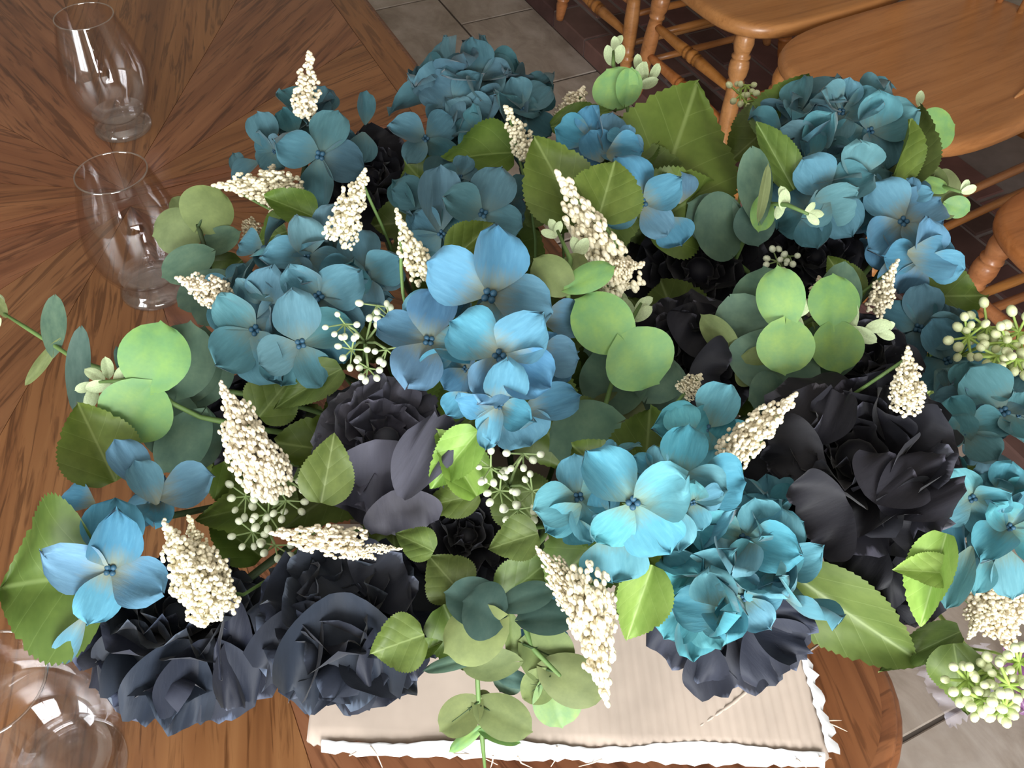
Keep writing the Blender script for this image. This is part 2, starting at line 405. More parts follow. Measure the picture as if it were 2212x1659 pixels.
for half in ((far_y0, 2.10, 6, 0), (near_y0, near_y1, 6, 180)):
    n = half[2]
    for k in range(n):
        a0, a1 = R_(half[3]+180*k/n), R_(half[3]+180*(k+1)/n)
        cy = half[0] if half[3] == 0 else half[1]
        p = rect(ix0, ix1 if half[3] == 0 else nix1, half[0], half[1])
        p = [(x-SX, y-cy) for x, y in p]
        p = clip(p, math.sin(a0), -math.cos(a0), -g_); p = clip(p, -math.sin(a1), math.cos(a1), -g_)
        if len(p) >= 3: veneer('veneer_panel', [(x+SX, y+cy) for x, y in p], (a0+a1)/2, M_OAK)
veneer('centre_strip', rect(ix0-BW, ix1+BW, 1.112, 1.1305), 0, M_OAKB); veneer('centre_strip', rect(ix0-BW, ix1+BW, 1.1315, 1.150), 0, M_OAKB)
veneer('border_strip', [(nix1+g_, near_y0+.06), (ix1+BW, near_y0-BW+.115), (ix1+BW, 1.1115), (nix1+g_, 1.1115)], math.pi/2, M_OAKB)
veneer('border_strip', [(ix1+g_, 1.1505), (ix1+BW, 1.1505), (ix1+BW, 2.09), (ix1+g_, 2.09)], math.pi/2, M_OAKB)
veneer('border_strip', [(ix0-BW, near_y0-BW+.09), (ix0-g_, near_y0-BW+.06), (ix0-g_, 2.09), (ix0-BW, 2.09)], math.pi/2, M_OAKB)
co_ = [(ix1+BW-.115+.115*math.cos(R_(-90+9*i)), .088+.115+.115*math.sin(R_(-90+9*i))) for i in range(11)]
co2 = [(nix1-.06+.06*math.cos(R_(-9*i)), near_y0+.06+.06*math.sin(R_(-9*i))) for i in range(11)]
veneer('border_strip', rect(ix0, nix1-.06, TY0+.017, near_y0), 0, M_OAKB)
mbz = MB()
mbz.add([(nix1-.06, .088, -.0003), (*co_[0], -.0003), (nix1-.06, near_y0, -.0003)], [(0, 1, 2)])
for i in range(10): mbz.add([(*co_[i], -.0003), (*co_[i+1], -.0003), (*co2[9-i], -.0003), (*co2[10-i], -.0003)], [(0, 1, 2, 3)])
RZ = Matrix.Rotation(math.pi*.42, 4, 'Z'); mbz.v = [tuple(RZ.inverted() @ Vector(p)) for p in mbz.v]
mbz.build('border_strip', M_OAKB, table, RZ, smooth=False)
ap = MB()
for x0, x1, y0, y1 in ((TX0+.10, TX1-.10, TY0+.10, TY0+.125), (TX0+.10, TX1-.10, TY1-.125, TY1-.10), (TX0+.10, TX0+.125, TY0+.125, TY1-.125), (TX1-.125, TX1-.10, TY0+.125, TY1-.125)):
    MB().box(x0, x1, y0, y1, -.11, -.031).build('apron', M_OAKB, table, Matrix(), smooth=False)
legp = [(0, .024), (.06, .03), (.10, .038), (.16, .03), (.2, .04), (.45, .046), (.7, .034), (.74, .044), (.78, .034), (.8, .045), (1.0, .045)]
for x in (TX0+.14, TX1-.14):
    for y in (TY0+.14, TY1-.14):
        MB().add(*turned((x, y, FLOOR_Z), (x, y, -.031), legp, 18)).build('leg', M_OAKB, table, Matrix())

# ---------------------------------------------------------------- chairs
LEG = [(0, .012), (.03, .0135), (.14, .0185), (.17, .0165), (.18, .021), (.195, .021), (.205, .0165), (.22, .0205), (.25, .0205), (.265, .0175), (.30, .020), (.48, .0215), (.62, .0190), (.65, .0175), (.66, .022), (.675, .022), (.685, .0175), (.72, .0235), (.77, .0255), (.81, .0235), (.825, .0185), (.835, .0235), (.848, .0235), (.858, .0185), (.88, .0215), (.93, .0255), (.97, .0235), (1, .020)]
STR = [(0, .009), (.12, .012), (.36, .0155), (.41, .0165), (.425, .0125), (.44, .018), (.455, .0125), (.47, .0125), (.485, .0185), (.515, .0185), (.53, .0125), (.545, .0125), (.56, .018), (.575, .0125), (.59, .0165), (.64, .0155), (.88, .012), (1, .009)]
SPN = [(0, .008), (.3, .011), (.5, .010), (.7, .011), (1, .008)]
CHH = 0.41
def chair_outline(wd, dp, n=56):
    o = []
    for k in range(n):
        a = 2*math.pi*k/n; c, s = math.cos(a), math.sin(a); p = 3.5
        x = math.copysign(abs(c)**(2/p), c); y_ = math.copysign(abs(s)**(2/p), s)
        o.append((x*dp/2, y_*wd/2*(1-0.06*x)))
    return o
def make_chair(label, x_front, yc, rot, wd=.49, dp=.60, arm=False):
    t = thing('dining_chair', label, 'chair', (x_front+dp/2, yc, HZ), 'wooden chairs in a row on the hearth', rot)
    B = WM[t.name]
    ol = chair_outline(wd, dp); n = len(ol); v = []; f = []
    rings = [(.90, CHH-.040), (.965, CHH-.037), (.995, CHH-.028), (1.0, CHH-.016), (.985, CHH-.004), (.96, CHH), (.90, CHH-.0005), (.72, CHH-.004), (.45, CHH-.007), (.15, CHH-.008)]
    for s, z in rings: v += [(x*s, y_*s, z) for x, y_ in ol]
    for i in range(len(rings)-1): f += [(i*n+k, i*n+(k+1) % n, (i+1)*n+(k+1) % n, (i+1)*n+k) for k in range(n)]
    f += [tuple(range(n-1, -1, -1)), tuple((len(rings)-1)*n+k for k in range(n))]
    m = mesh('seat', v, f, M_PINE)
    # grain runs across the seat: keep local X along the grain
    link('seat', m, t, B)
    tops = {}; feet = {}
    for sx in (-1, 1):
        for sy in (-1, 1):
            tp = Vector((sx*(dp/2-.065) if sx < 0 else dp/2-.10, sy*(wd/2-.07), CHH-.034)); ft = Vector((-(dp/2-.035) if sx < 0 else dp/2-.04, sy*(wd/2-.035), 0))
            tops[sx, sy] = tp; feet[sx, sy] = ft
            MB().add(*turned(ft, tp, LEG, 16)).build('leg', M_PINE, t, B)
    def on(sx, sy, h): return feet[sx, sy].lerp(tops[sx, sy], h)
    for h in (.36, .60): MB().add(*turned(on(-1, -1, h), on(-1, 1, h), STR, 12)).build('stretcher', M_PINE, t, B)
    for sy in (-1, 1):
        for h in (.30, .52): MB().add(*turned(on(-1, sy, h), on(1, sy, h), SPN, 10)).build('stretcher', M_PINE, t, B)
    MB().add(*turned(on(1, -1, .45), on(1, 1, .45), SPN, 10)).build('stretcher', M_PINE, t, B)
    xb = dp/2-.055; topx = xb+.13; tz = CHH+.52
    for sy in (-1, 1): MB().add(*turned((xb, sy*(wd/2-.075), CHH-.01), (topx, sy*(wd/2-.05), tz), [(0, .013), (.1, .016), (.25, .02), (.5, .016), (.9, .014), (1, .013)], 12)).build('back_post', M_PINE, t, B)
    for k in range(5):
        yy = (k-2)*.062
        MB().add(*turned((xb+.012, yy, CHH-.01), (topx, yy*1.1, tz-.02), SPN, 10)).build('spindle', M_PINE, t, B)
    rail = MB()
    pts = [Vector((topx+.02-.02*abs(k-4)/4, (k-4)/4*(wd/2-.03), tz)) for k in range(9)]
    for k in range(8):
        p, q = pts[k], pts[k+1]
        rail.add([(p.x-.01, p.y, tz-.06), (p.x+.01, p.y, tz-.06), (p.x+.01, p.y, tz+.03), (p.x-.01, p.y, tz+.03), (q.x-.01, q.y, tz-.06), (q.x+.01, q.y, tz-.06), (q.x+.01, q.y, tz+.03), (q.x-.01, q.y, tz+.03)],
                 [(0, 1, 5, 4), (1, 2, 6, 5), (2, 3, 7, 6), (3, 0, 4, 7), (0, 3, 2, 1), (4, 5, 6, 7)])
    rail.build('top_rail', M_PINE, t, B, smooth=False)
    if arm:
        pts = [(.00, -.185, CHH-.003), (.035, -.178, CHH-.002), (.08, -.168, CHH-.003), (.14, -.164, CHH-.003), (.20, -.170, CHH-.003), (.25, -.185, CHH-.003)]
        MB().tube(pts, [.002, .006, .008, .008, .007, .002], 10).build('seat_ridge', M_PINE, t, B)
    return t
make_chair('turned-leg wooden chair standing farthest along the hearth, mostly its legs showing', 1.352, 2.305, 0)
make_chair('wooden chair with rounded seat next beyond the broad-seated chair', 1.345, 1.80, 0)
make_chair('broad-seated light wooden chair with carved ridge on its seat', 1.350, 1.285, R_(5), .52, .72, True)
make_chair('wooden chair beside the hanging lime bud cluster, its seat corner and leg showing', 1.345, .612, 0)

# ---------------------------------------------------------------- glasses
def make_glass(label, base):
    t = thing('drinking_glass', label, 'glass', base, 'clear glasses on the table')
    B = WM[t.name]
    outer = [(.0350, .0155), (.0352, .019), (.0385, .026), (.0455, .036), (.0535, .052), (.0580, .070), (.0588, .084), (.0570, .102), (.0522, .124), (.0460, .146), (.0402, .165), (.0386, .172)]
    v, f = lathe(outer, 56)
    link('bowl', mesh('bowl', v, f, M_GLASS), t, B)
    base_p = [(.0005, .003), (.012, .003), (.030, .0015), (.0395, .0), (.0412, .002), (.0414, .006), (.0405, .009), (.0372, .012), (.0350, .0155)]
    v, f = lathe(base_p, 56); link('foot', mesh('foot', v, f, M_GLASSB), t, B)
    floor_p = [(.0005, .019), (.018, .0192), (.026, .0205), (.0325, .026), (.0365, .0285)]
    v, f = lathe(floor_p, 56); link('bowl_floor', mesh('bowl_floor', v, f, M_GLASSB), t, B)
    inner = [(.0365, .0285), (.0438, .0375), (.0518, .053), (.0563, .071), (.0571, .084), (.0553, .102), (.0505, .124), (.0443, .146), (.0386, .165), (.0372, .172)]
    v, f = lathe(inner, 56); link('inner_wall', mesh('inner_wall', v, f, M_GLASS), t, B)
    rim = [(.0372+.0011-.0011*math.cos(a), .172+.0011*math.sin(a)) for a in [math.pi*i/6 for i in range(7)]]
    v, f = lathe(rim, 56); link('rim', mesh('rim', v, f, M_RIM), t, B)
    return t
g1 = P(268, 276, 0); make_glass('clear glass tumbler on the table farthest from the cardboard flap', (g1.x, g1.y, 0.0003))
g2 = P(338, 624, 0); make_glass('clear glass tumbler half hidden by the pale eucalyptus sprig', (g2.x, g2.y, 0.0003))
g3 = P(-28, 1478, .172); make_glass('clear glass tumbler beside the drooping navy peony', (g3.x, g3.y, 0.0003))

# ---------------------------------------------------------------- cardboard box with its flap folded out
ex = Vector((.891, -.454, 0)); ey = Vector((.454, .891, 0))
BO = Vector((.060, .432, 0)); BWD, BDP, BHT = .345, .215, .115
box = thing('cardboard_box', 'brown cardboard box under the flowers with one torn flap folded out', 'box', BO+ex*(BWD/2)+ey*(BDP/2))
def lb(x, y_, z): return BO+ex*x+ey*y_+Vector((0, 0, z))
def bpanel(name, x0, x1, y0, y1, z0, z1, mat=M_CARD):
    m = MB().box(x0, x1, y0, y1, z0, z1); v = [lb(*p) for p in m.v]
    return link(name, mesh(name, v, m.f, mat, False), box, Matrix())
bpanel('bottom', 0, BWD, 0, BDP, .0005, .005)
bpanel('side', 0, BWD, 0, .004, .005, BHT); bpanel('side', 0, BWD, BDP-.004, BDP, .005, BHT)
bpanel('side', 0, .004, .004, BDP-.004, .005, BHT); bpanel('side', BWD-.004, BWD, .004, BDP-.004, .005, BHT)
# flap: corrugated sheet whose corners come from the photograph
FBL, FBR = P(662, 1602, .060), P(1792, 1634, .060)
FTL, FTR = lb(-.014, -.002, BHT), lb(BWD+.008, -.002, BHT)
nx, ny = 150, 14; v = []; f = []
ragged = [rnd.uniform(-1, 1) for _ in range(nx+1)]
for lay, off in ((0, 0), (1, -.004)):
    for j in range(ny+1):
        for i in range(nx+1):
            s, t_ = i/nx, j/ny
            p = FTL.lerp(FTR, s).lerp(FBL.lerp(FBR, s), t_)
            corr = .0006*math.sin(s*2*math.pi*52)*min(1, max(0.12, (s-.3)*3))
            edge = (FBL-FTL).normalized()*(.0012*ragged[i]+.002*math.sin(i*.35)) if j == ny else Vector()
            p = p+Vector((0, 0, corr+off+.0018*math.sin(s*7+t_*3)))+edge
            v.append(p)
K = (nx+1)*(ny+1)
for j in range(ny):
    for i in range(nx):
        a = j*(nx+1)+i; f += [(a, a+nx+1, a+nx+2, a+1), (K+a, K+a+1, K+a+nx+2, K+a+nx+1)]
for i in range(nx):
    a = ny*(nx+1)+i; f += [(a, K+a, K+a+1, a+1)]
for j in range(ny):
    for a, s in ((j*(nx+1), 1), (j*(nx+1)+nx, -1)): f.append((a, K+a, K+a+nx+1, a+nx+1) if s > 0 else (a, a+nx+1, K+a+nx+1, K+a))
flap = link('flap', mesh('flap', v, f, M_CARD), box, Matrix())
flap['label'] = 'torn corrugated cardboard flap with white paper edge'
# torn white liner along the free edge and the right corner
def ragged_strip(name, A, B_, inward, w0, w1, n, mat, lift, seed, jag=.003):
    r = random.Random(seed); v = []; f = []
    for i in range(n+1):
        p = A.lerp(B_, i/n); ww = w0+(w1-w0)*i/n
        v += [p-inward*(r.uniform(0, jag)+.002)+Vector((0, 0, lift-.004)), p+inward*(ww*.4)+Vector((0, 0, lift+.001)), p+inward*(ww*(1+.35*math.sin(i*.21+seed))+r.uniform(0, jag*.4))+Vector((0, 0, lift))]
    for i in range(n):
        a = 3*i; f += [(a, a+3, a+4, a+1), (a+1, a+4, a+5, a+2)]
    o = link(name, mesh(name, v, f, mat), flap, Matrix()); return o
inw = (FTL-FBL).normalized(); rt = (FBR-FBL).normalized()
ragged_strip('torn_paper_edge', FBL+rt*.012-inw*.004, FBR-rt*.004-inw*.004, inw, .004, .009, 70, M_PAPER, .0024, 3, .0035)
ragged_strip('torn_paper_edge', FBR+rt*.003+inw*.002, FBR.lerp(FTR, .42)+rt*.002, -rt, .004, .002, 18, M_PAPER, .0024, 5, .006)
ragged_strip('torn_paper_edge', FBL+rt*.002+inw*.022, FBL.lerp(FTL, .6), rt, .004, .005, 14, M_PAPER, .0022, 8, .002)
for (x0, y0, x1, y1, x2, y2) in ((800, 1612, 815, 1632, 826, 1658), (980, 1628, 1030, 1630, 1075, 1652), (1065, 1632, 1064, 1645, 1060, 1658), (1118, 1634, 1126, 1648, 1150, 1659), (1203, 1612, 1206, 1632, 1190, 1656), (1720, 1640, 1735, 1650, 1742, 1659), (1772, 1558, 1800, 1556, 1818, 1556), (1775, 1556, 1805, 1568, 1830, 1580), (755, 1632, 775, 1622, 792, 1614), (1300, 1640, 1280, 1648, 1250, 1656), (1770, 1635, 1785, 1636, 1796, 1638)):
    MB().tube([P(x0, y0, .064), P(x1, y1, .056), P(x2, y2, .050)], [.0007, .0006, .0003], 5).build('torn_fibre', M_FIBRE, flap, Matrix())
q0, q1 = P(1512, 1568, .075), P(1768, 1392, .104)
nrm = (FTR-FTL).cross(FBL-FTL).normalized(); nrm = nrm if nrm.z > 0 else -nrm
def onflap(x, y_, up=.0012):
    d = ray(x, y_); t_ = (FTL-CAM).dot(nrm)/d.dot(nrm); return CAM+d*t_+nrm*up
MB().tube([onflap(1512, 1568), onflap(1580, 1520), onflap(1640, 1470), onflap(1700, 1440), onflap(1768, 1392)], [.0006, .0016, .0013, .0016, .0008], 6).build('crease', M_CARD, flap, Matrix())
BOXC = lb(BWD/2, BDP/2, .01)

# ---------------------------------------------------------------- flower shapes (unit size: base at origin, tip at +Y, face +Z)
def grid(nu, nv, fn):
    v = [fn(-1+2*i/nu, j/nv) for j in range(nv+1) for i in range(nu+1)]
    f = [(j*(nu+1)+i, j*(nu+1)+i+1, (j+1)*(nu+1)+i+1, (j+1)*(nu+1)+i) for j in range(nv) for i in range(nu)]
    return v, f
def hyd_petal(seed, cup, curl, wave, twist, point):
    r = random.Random(seed); p1, p2 = r.uniform(0, 6), r.uniform(0, 6); asym = r.uniform(-.08, .08)
    def fn(u, v_):
        v2 = v_**0.92
        wd = .05+.45*math.sin(math.pi/2*v2/.58)**1.05 if v2 < .58 else .50*math.sqrt(max(.0008, 1-((v2-.58)/.42)**2))**.92
        x = u*wd*(1+asym*u); y = v2*.97+.05*point*max(0, (v_-.75)/.25)**2*(1-abs(u))**2
        z = cup*(u*u)*wd*1.1+curl*v_**2.2+wave*math.sin(p1+5.2*v_+2.6*u)*v_*(.35+.65*abs(u))+wave*.8*math.sin(p2+7*u)*v_**3
        z += -.035*math.exp(-(u*5)**2)*math.sin(math.pi*v_)
        a = twist*v_; return (x*math.cos(a)-z*math.sin(a)*.6, y, z*math.cos(a)+x*math.sin(a))
    v, f = grid(8, 9, fn); return mesh('petal', v, f, BLUE)
HP_FLAT = [hyd_petal(10+k, c*1.2, cu*1.4, w_*1.35, t_*1.2, p) for k, (c, cu, w_, t_, p) in enumerate(((.18, -.10, .05, .1, .5), (.28, -.18, .07, -.2, 1), (.1, -.05, .06, .25, .2), (.35, -.25, .08, 0, .8), (.22, .08, .07, -.1, .4), (.3, -.12, .10, .3, 1)))]
HP_CURL = [hyd_petal(40+k, c, cu, w_, t_, p) for k, (c, cu, w_, t_, p) in enumerate(((.6, .25, .14, .5, .4), (.5, -.35, .16, -.5, .6), (.75, .15, .12, .2, .2), (.4, -.5, .15, .6, 1), (.55, .35, .17, -.4, .5)))]
def peony_petal(seed, cup, roll, ruf):
    r = random.Random(seed); ph = [r.uniform(0, 6.3) for _ in range(6)]; k1 = r.choice((3, 4)); k2 = r.choice((7, 8, 9))
    notch = r.uniform(-.4, .4)
    def fn(u, v_):
        wd = .12+.56*math.sin(math.pi*.56*v_**.85)**.9
        top = 1-.20*u*u-.16*u**8+.045*math.sin(ph[0]+k1*u*2.2)+.034*math.sin(ph[1]+k2*u*2)-.07*math.exp(-((u-notch)*7)**2)
        x = u*wd; y = v_*top
        e_ = v_**3
        z = cup*u*u*wd*1.0+roll*v_**2.5+ruf*e_*(math.sin(ph[2]+k1*2.4*u)+.6*math.sin(ph[3]+k2*1.5*u))
        z += .03*math.sin(ph[4]+6*u+3*v_)*v_
        return (x, y, z)
    v, f = grid(16, 10, fn); return mesh('petal', v, f, NAVY)
PP_IN = [peony_petal(k, .7, .14, .12) for k in range(4)]
PP_MID = [peony_petal(10+k, .45, .02, .14) for k in range(4)]
PP_OUT = [peony_petal(20+k, .3, -.2, .13) for k in range(5)]
def serrated(seed, fold, droop, wave, ratio=1.0):
    r = random.Random(seed); ph = r.uniform(0, 6); m = 44
    def fn(u, v_):
        w0 = .5*math.sin(math.pi*min(1, .04+.96*v_)**.72)**.85 if v_ < 1 else 0.0
        tooth = (v_*22) % 1.0
        edge = abs(u) > .99
        wd = w0*(1+(.10*(1-tooth) if edge else 0))
        x = u*wd; y = v_-(.03 if edge else 0)*tooth*.5
        sv = math.sin((v_-.85*abs(x))*13.0)
        z = fold*abs(u)*wd*1.2-droop*v_*v_+.014*(1-abs(sv)**3)*min(1, abs(u)*3)*(1-.5*abs(u))+wave*1.5*math.sin(ph+5*v_+2*u)*abs(u)+.04*math.sin(ph*2+7*v_)*u*u
        return (x, y, z)
    v, f = grid(10, m, fn); return mesh('leaf', v, f, LEAF)
SL = [serrated(1, .35, .10, .05), serrated(2, .20, .18, .07), serrated(3, .55, .05, .04), serrated(4, .12, -.05, .08)]
def euca(seed, fold, cup, notch):
    r = random.Random(seed); ph = r.uniform(0, 6)
    def fn(u, v_):
        a = math.pi*v_; wd = .50*(math.sin(a)**.55 if 0 < v_ < 1 else .03)
        y = v_ - notch*(1-v_)**3*abs(u)*1.6 + .02*math.sin(ph+u*3)*v_
        x = u*wd*(1+.03*math.sin(ph+6*v_))
        z = fold*abs(x)+cup*((v_-.5)**2+x*x)*1.2-cup*.3+.02*math.sin(ph+5*v_)*u
        return (x, y, z)
    v, f = grid(10, 12, fn); return mesh('leaf', v, f, EUL)
EL = [euca(1, .18, -.22, .10), euca(2, .05, .18, .12), euca(3, .3, -.1, .06), euca(4, .1, -.4, .1)]
def ico():
    t_ = (1+5**.5)/2
    v = [Vector(p).normalized() for p in ((-1, t_, 0), (1, t_, 0), (-1, -t_, 0), (1, -t_, 0), (0, -1, t_), (0, 1, t_), (0, -1, -t_), (0, 1, -t_), (t_, 0, -1), (t_, 0, 1), (-t_, 0, -1), (-t_, 0, 1))]
    f = [(0, 11, 5), (0, 5, 1), (0, 1, 7), (0, 7, 10), (0, 10, 11), (1, 5, 9), (5, 11, 4), (11, 10, 2), (10, 7, 6), (7, 1, 8), (3, 9, 4), (3, 4, 2), (3, 2, 6), (3, 6, 8), (3, 8, 9), (4, 9, 5), (2, 4, 11), (6, 2, 10), (8, 6, 7), (9, 8, 1)]
    c = {}; nf = []
    def mid(a, b_):
        k = (min(a, b_), max(a, b_))
        if k not in c: v.append(((v[a]+v[b_])/2).normalized()); c[k] = len(v)-1
        return c[k]
    for a, b_, d in f:
        x, y_, z = mid(a, b_), mid(b_, d), mid(d, a); nf += [(a, x, z), (b_, y_, x), (d, z, y_), (x, y_, z)]
    return np.array([tuple(p) for p in v]), np.array(nf)
IV, IF = ico()
def bead_spike(seed, width, bead, lumps, bare=0.0):   # cone of beaded side branches, length 1 along +Y
    r = random.Random(seed); pts = []
    def prof(h): return width/2*(math.sin(math.pi*min(1, .10+.90*h)**.62)**.8)*(1-.25*h)
    for k in range(lumps):
        h = (k+.5)/lumps; a = k*2.4+r.uniform(-.4, .4); rad = prof(h)
        q0 = rad*r.uniform(.35, .78)
        c = np.array([math.cos(a)*q0, h*.92+.02+r.uniform(-.02, .02), math.sin(a)*q0]); s = rad*r.uniform(.28, .50)+bead*.8
        nb = max(7, int(2.1*(s/bead)**2))
        for q in range(nb):
            d = np.array([r.gauss(0, 1), r.gauss(0, 1), r.gauss(0, 1)]); d /= np.linalg.norm(d)
            pts.append(c+d*np.array([s, s*1.25, s])*r.uniform(.75, 1.12))
    for q in range(6): pts.append(np.array([r.uniform(-1, 1)*bead*.8, .94+q*.014, r.uniform(-1, 1)*bead*.8]))
    V = []; Fc = []
    for k, p in enumerate(pts):
        V.append(IV*bead*r.uniform(.82, 1.12)+p); Fc.append(IF+k*len(IV))
    return mesh('beads', np.concatenate(V), np.concatenate(Fc), M_CREAM)
SPK = {'slim': [bead_spike(1, .42, .032, 20), bead_spike(2, .40, .032, 18)],
       'mid': [bead_spike(3, .55, .030, 24), bead_spike(4, .58, .030, 26)],
       'fat': [bead_spike(5, .72, .026, 32), bead_spike(6, .66, .025, 34)]}
def blob(sx, sy, sz, mat, name='berry'):
    v = IV*np.array([sx, sy, sz]); return mesh(name, v, IF, mat)
BERRY = blob(.5, .62, .5, M_BERRY)
eye_v = []; eye_f = []
for k, (x, y_) in enumerate(((.05, .05), (-.05, .05), (.05, -.05), (-.05, -.05))):
    eye_v.append(IV*.027+np.array([x*.5, y_*.5, .025])); eye_f.append(IF+k*len(IV))
lv, lf = lathe([(.0, -.10), (.02, -.09), (.035, -.01), (.04, .005), (.0, .01)], 10)
eye_f.append(np.array([[a, b_, c] for a, b_, c, d in lf]+[[a, c, d] for a, b_, c, d in lf])+4*len(IV)); eye_v.append(np.array(lv))
EYE = mesh('floret', np.concatenate(eye_v), np.concatenate(eye_f), M_EYE)

# canopy height of the bunch above the table, as a smooth field over the picture
ZC = ((1060, 640, .30), (1100, 850, .28), (660, 600, .26), (700, 300, .26), (1030, 230, .27), (1400, 300, .29), (1780, 300, .27), (1960, 480, .25), (1580, 1200, .25), (1370, 1080, .27), (1870, 1050, .24), (2130, 950, .24), (2130, 1200, .22), (240, 1200, .185), (340, 850, .21), (390, 1350, .155), (750, 1320, .165), (830, 980, .22), (1040, 1300, .19), (1100, 1450, .155), (1040, 1580, .125), (1900, 1350, .19), (2120, 1480, .18), (1560, 1430, .150), (50, 1250, .155), (110, 700, .17), (450, 450, .22), (1340, 120, .29), (2030, 270, .26), (2100, 720, .21), (1260, 1370, .19), (1500, 600, .24))
def zc(x, y_):
    s = t_ = 0
    for a, b_, z in ZC:
        w_ = 1/(((x-a)**2+(y_-b_)**2)/1e4+.15)**1.6; s += w_*z; t_ += w_
    return s/t_
def nrm_at(p, lx, ly): return (tocam(p)+CR*lx+CU*ly).normalized()
def root_pos(p):                         # where this stem stands in the box
    q = Vector((p.x, p.y, 0))-Vector((BOXC.x, BOXC.y, 0))
    a = max(-.44, min(.44, q.dot(ex)*.45/BWD*1.3)); b_ = max(-.42, min(.42, q.dot(ey)*.45/BDP*.8))
    a = max(-.45, min(.45, a+rnd.uniform(-.03, .03))); b_ = max(-.42, min(.42, b_+rnd.uniform(-.03, .03)))
    return Vector((BOXC.x, BOXC.y, .0065))+ex*(a*BWD)+ey*(b_*BDP)
def catmull(pts, k=4):
    P_ = [pts[0]*2-pts[1]]+pts+[pts[-1]*2-pts[-2]]; out = []
    for i in range(1, len(P_)-2):
        a, b_, c, d = P_[i-1:i+3]
        for j in range(k):
            t_ = j/k; out.append((b_*2+(c-a)*t_+(a*2-b_*5+c*4-d)*t_*t_+(b_*3-a-c*3+d)*t_**3)*.5)
    return out+[pts[-1]]
def stem_path(o, top, axis, pull, way=0):   # up inside the box, over its rim, then to the head
    m = Vector()
    if way >= 17:                          # foot set a little aside in the box
        f_ = (ex*.014, ex*-.014, ey*.012, ey*-.012)[way//17-1]; q = o+f_-BO
        if .012 < q.dot(ex) < BWD-.012 and .012 < q.dot(ey) < BDP-.012: o = o+f_
        way %= 17
    if way: a = 2*math.pi*((way-1) % 8)/8+.2; m = (ex*math.cos(a)+ey*math.sin(a))*(.016 if way < 9 else .034)+Vector((0, 0, .012 if way % 2 else -.008))
    q = o-BO; a0, b0 = q.dot(ex), q.dot(ey); q = top-BO; a1, b1 = q.dot(ex), q.dot(ey); t_ = 1.0
    for p0, p1, hi in ((a0, a1, BWD), (b0, b1, BDP)):
        if p1 > hi-.012: t_ = min(t_, (hi-.012-p0)/(p1-p0))
        if p1 < .012: t_ = min(t_, (p0-.012)/(p0-p1))
    t_ = max(0, t_)
    if t_ >= 1:
        d = top-axis*min(pull, .5*top.z); return catmull([o, o.lerp(d, .45)+m*.6, d+m, top])
    K = o.lerp(top, t_); K.z = .126; out = Vector((top.x-o.x, top.y-o.y, 0)).normalized()
    K2 = K+out*.024; K2.z = .131 if top.z < .19 else .142
    mid = K2.lerp(top, .55)-axis*min(pull*.35, .03)+m
    if top.z < .17: mid.z = max(mid.z, .128)
    k1 = o.lerp(K, .5); k1.z = .066
    return catmull([o, k1, K, K2, mid, top])
def stem_to(t, top, axis, rad=.0022, mat=None, pull=.07):
    o = WM[t.name].translation; i = _n['s']; _n['s'] += 1
    b_ = MB().tube(stem_path(o, top, axis, pull, STEM_WAY.get(i, 0)), rad, 6).build('stem', mat or M_STEMD, t, Matrix())
    STEMS.append((i, t, b_, (Vector(o), Vector(top), Vector(axis), pull, rad), None))
THINGS = {}
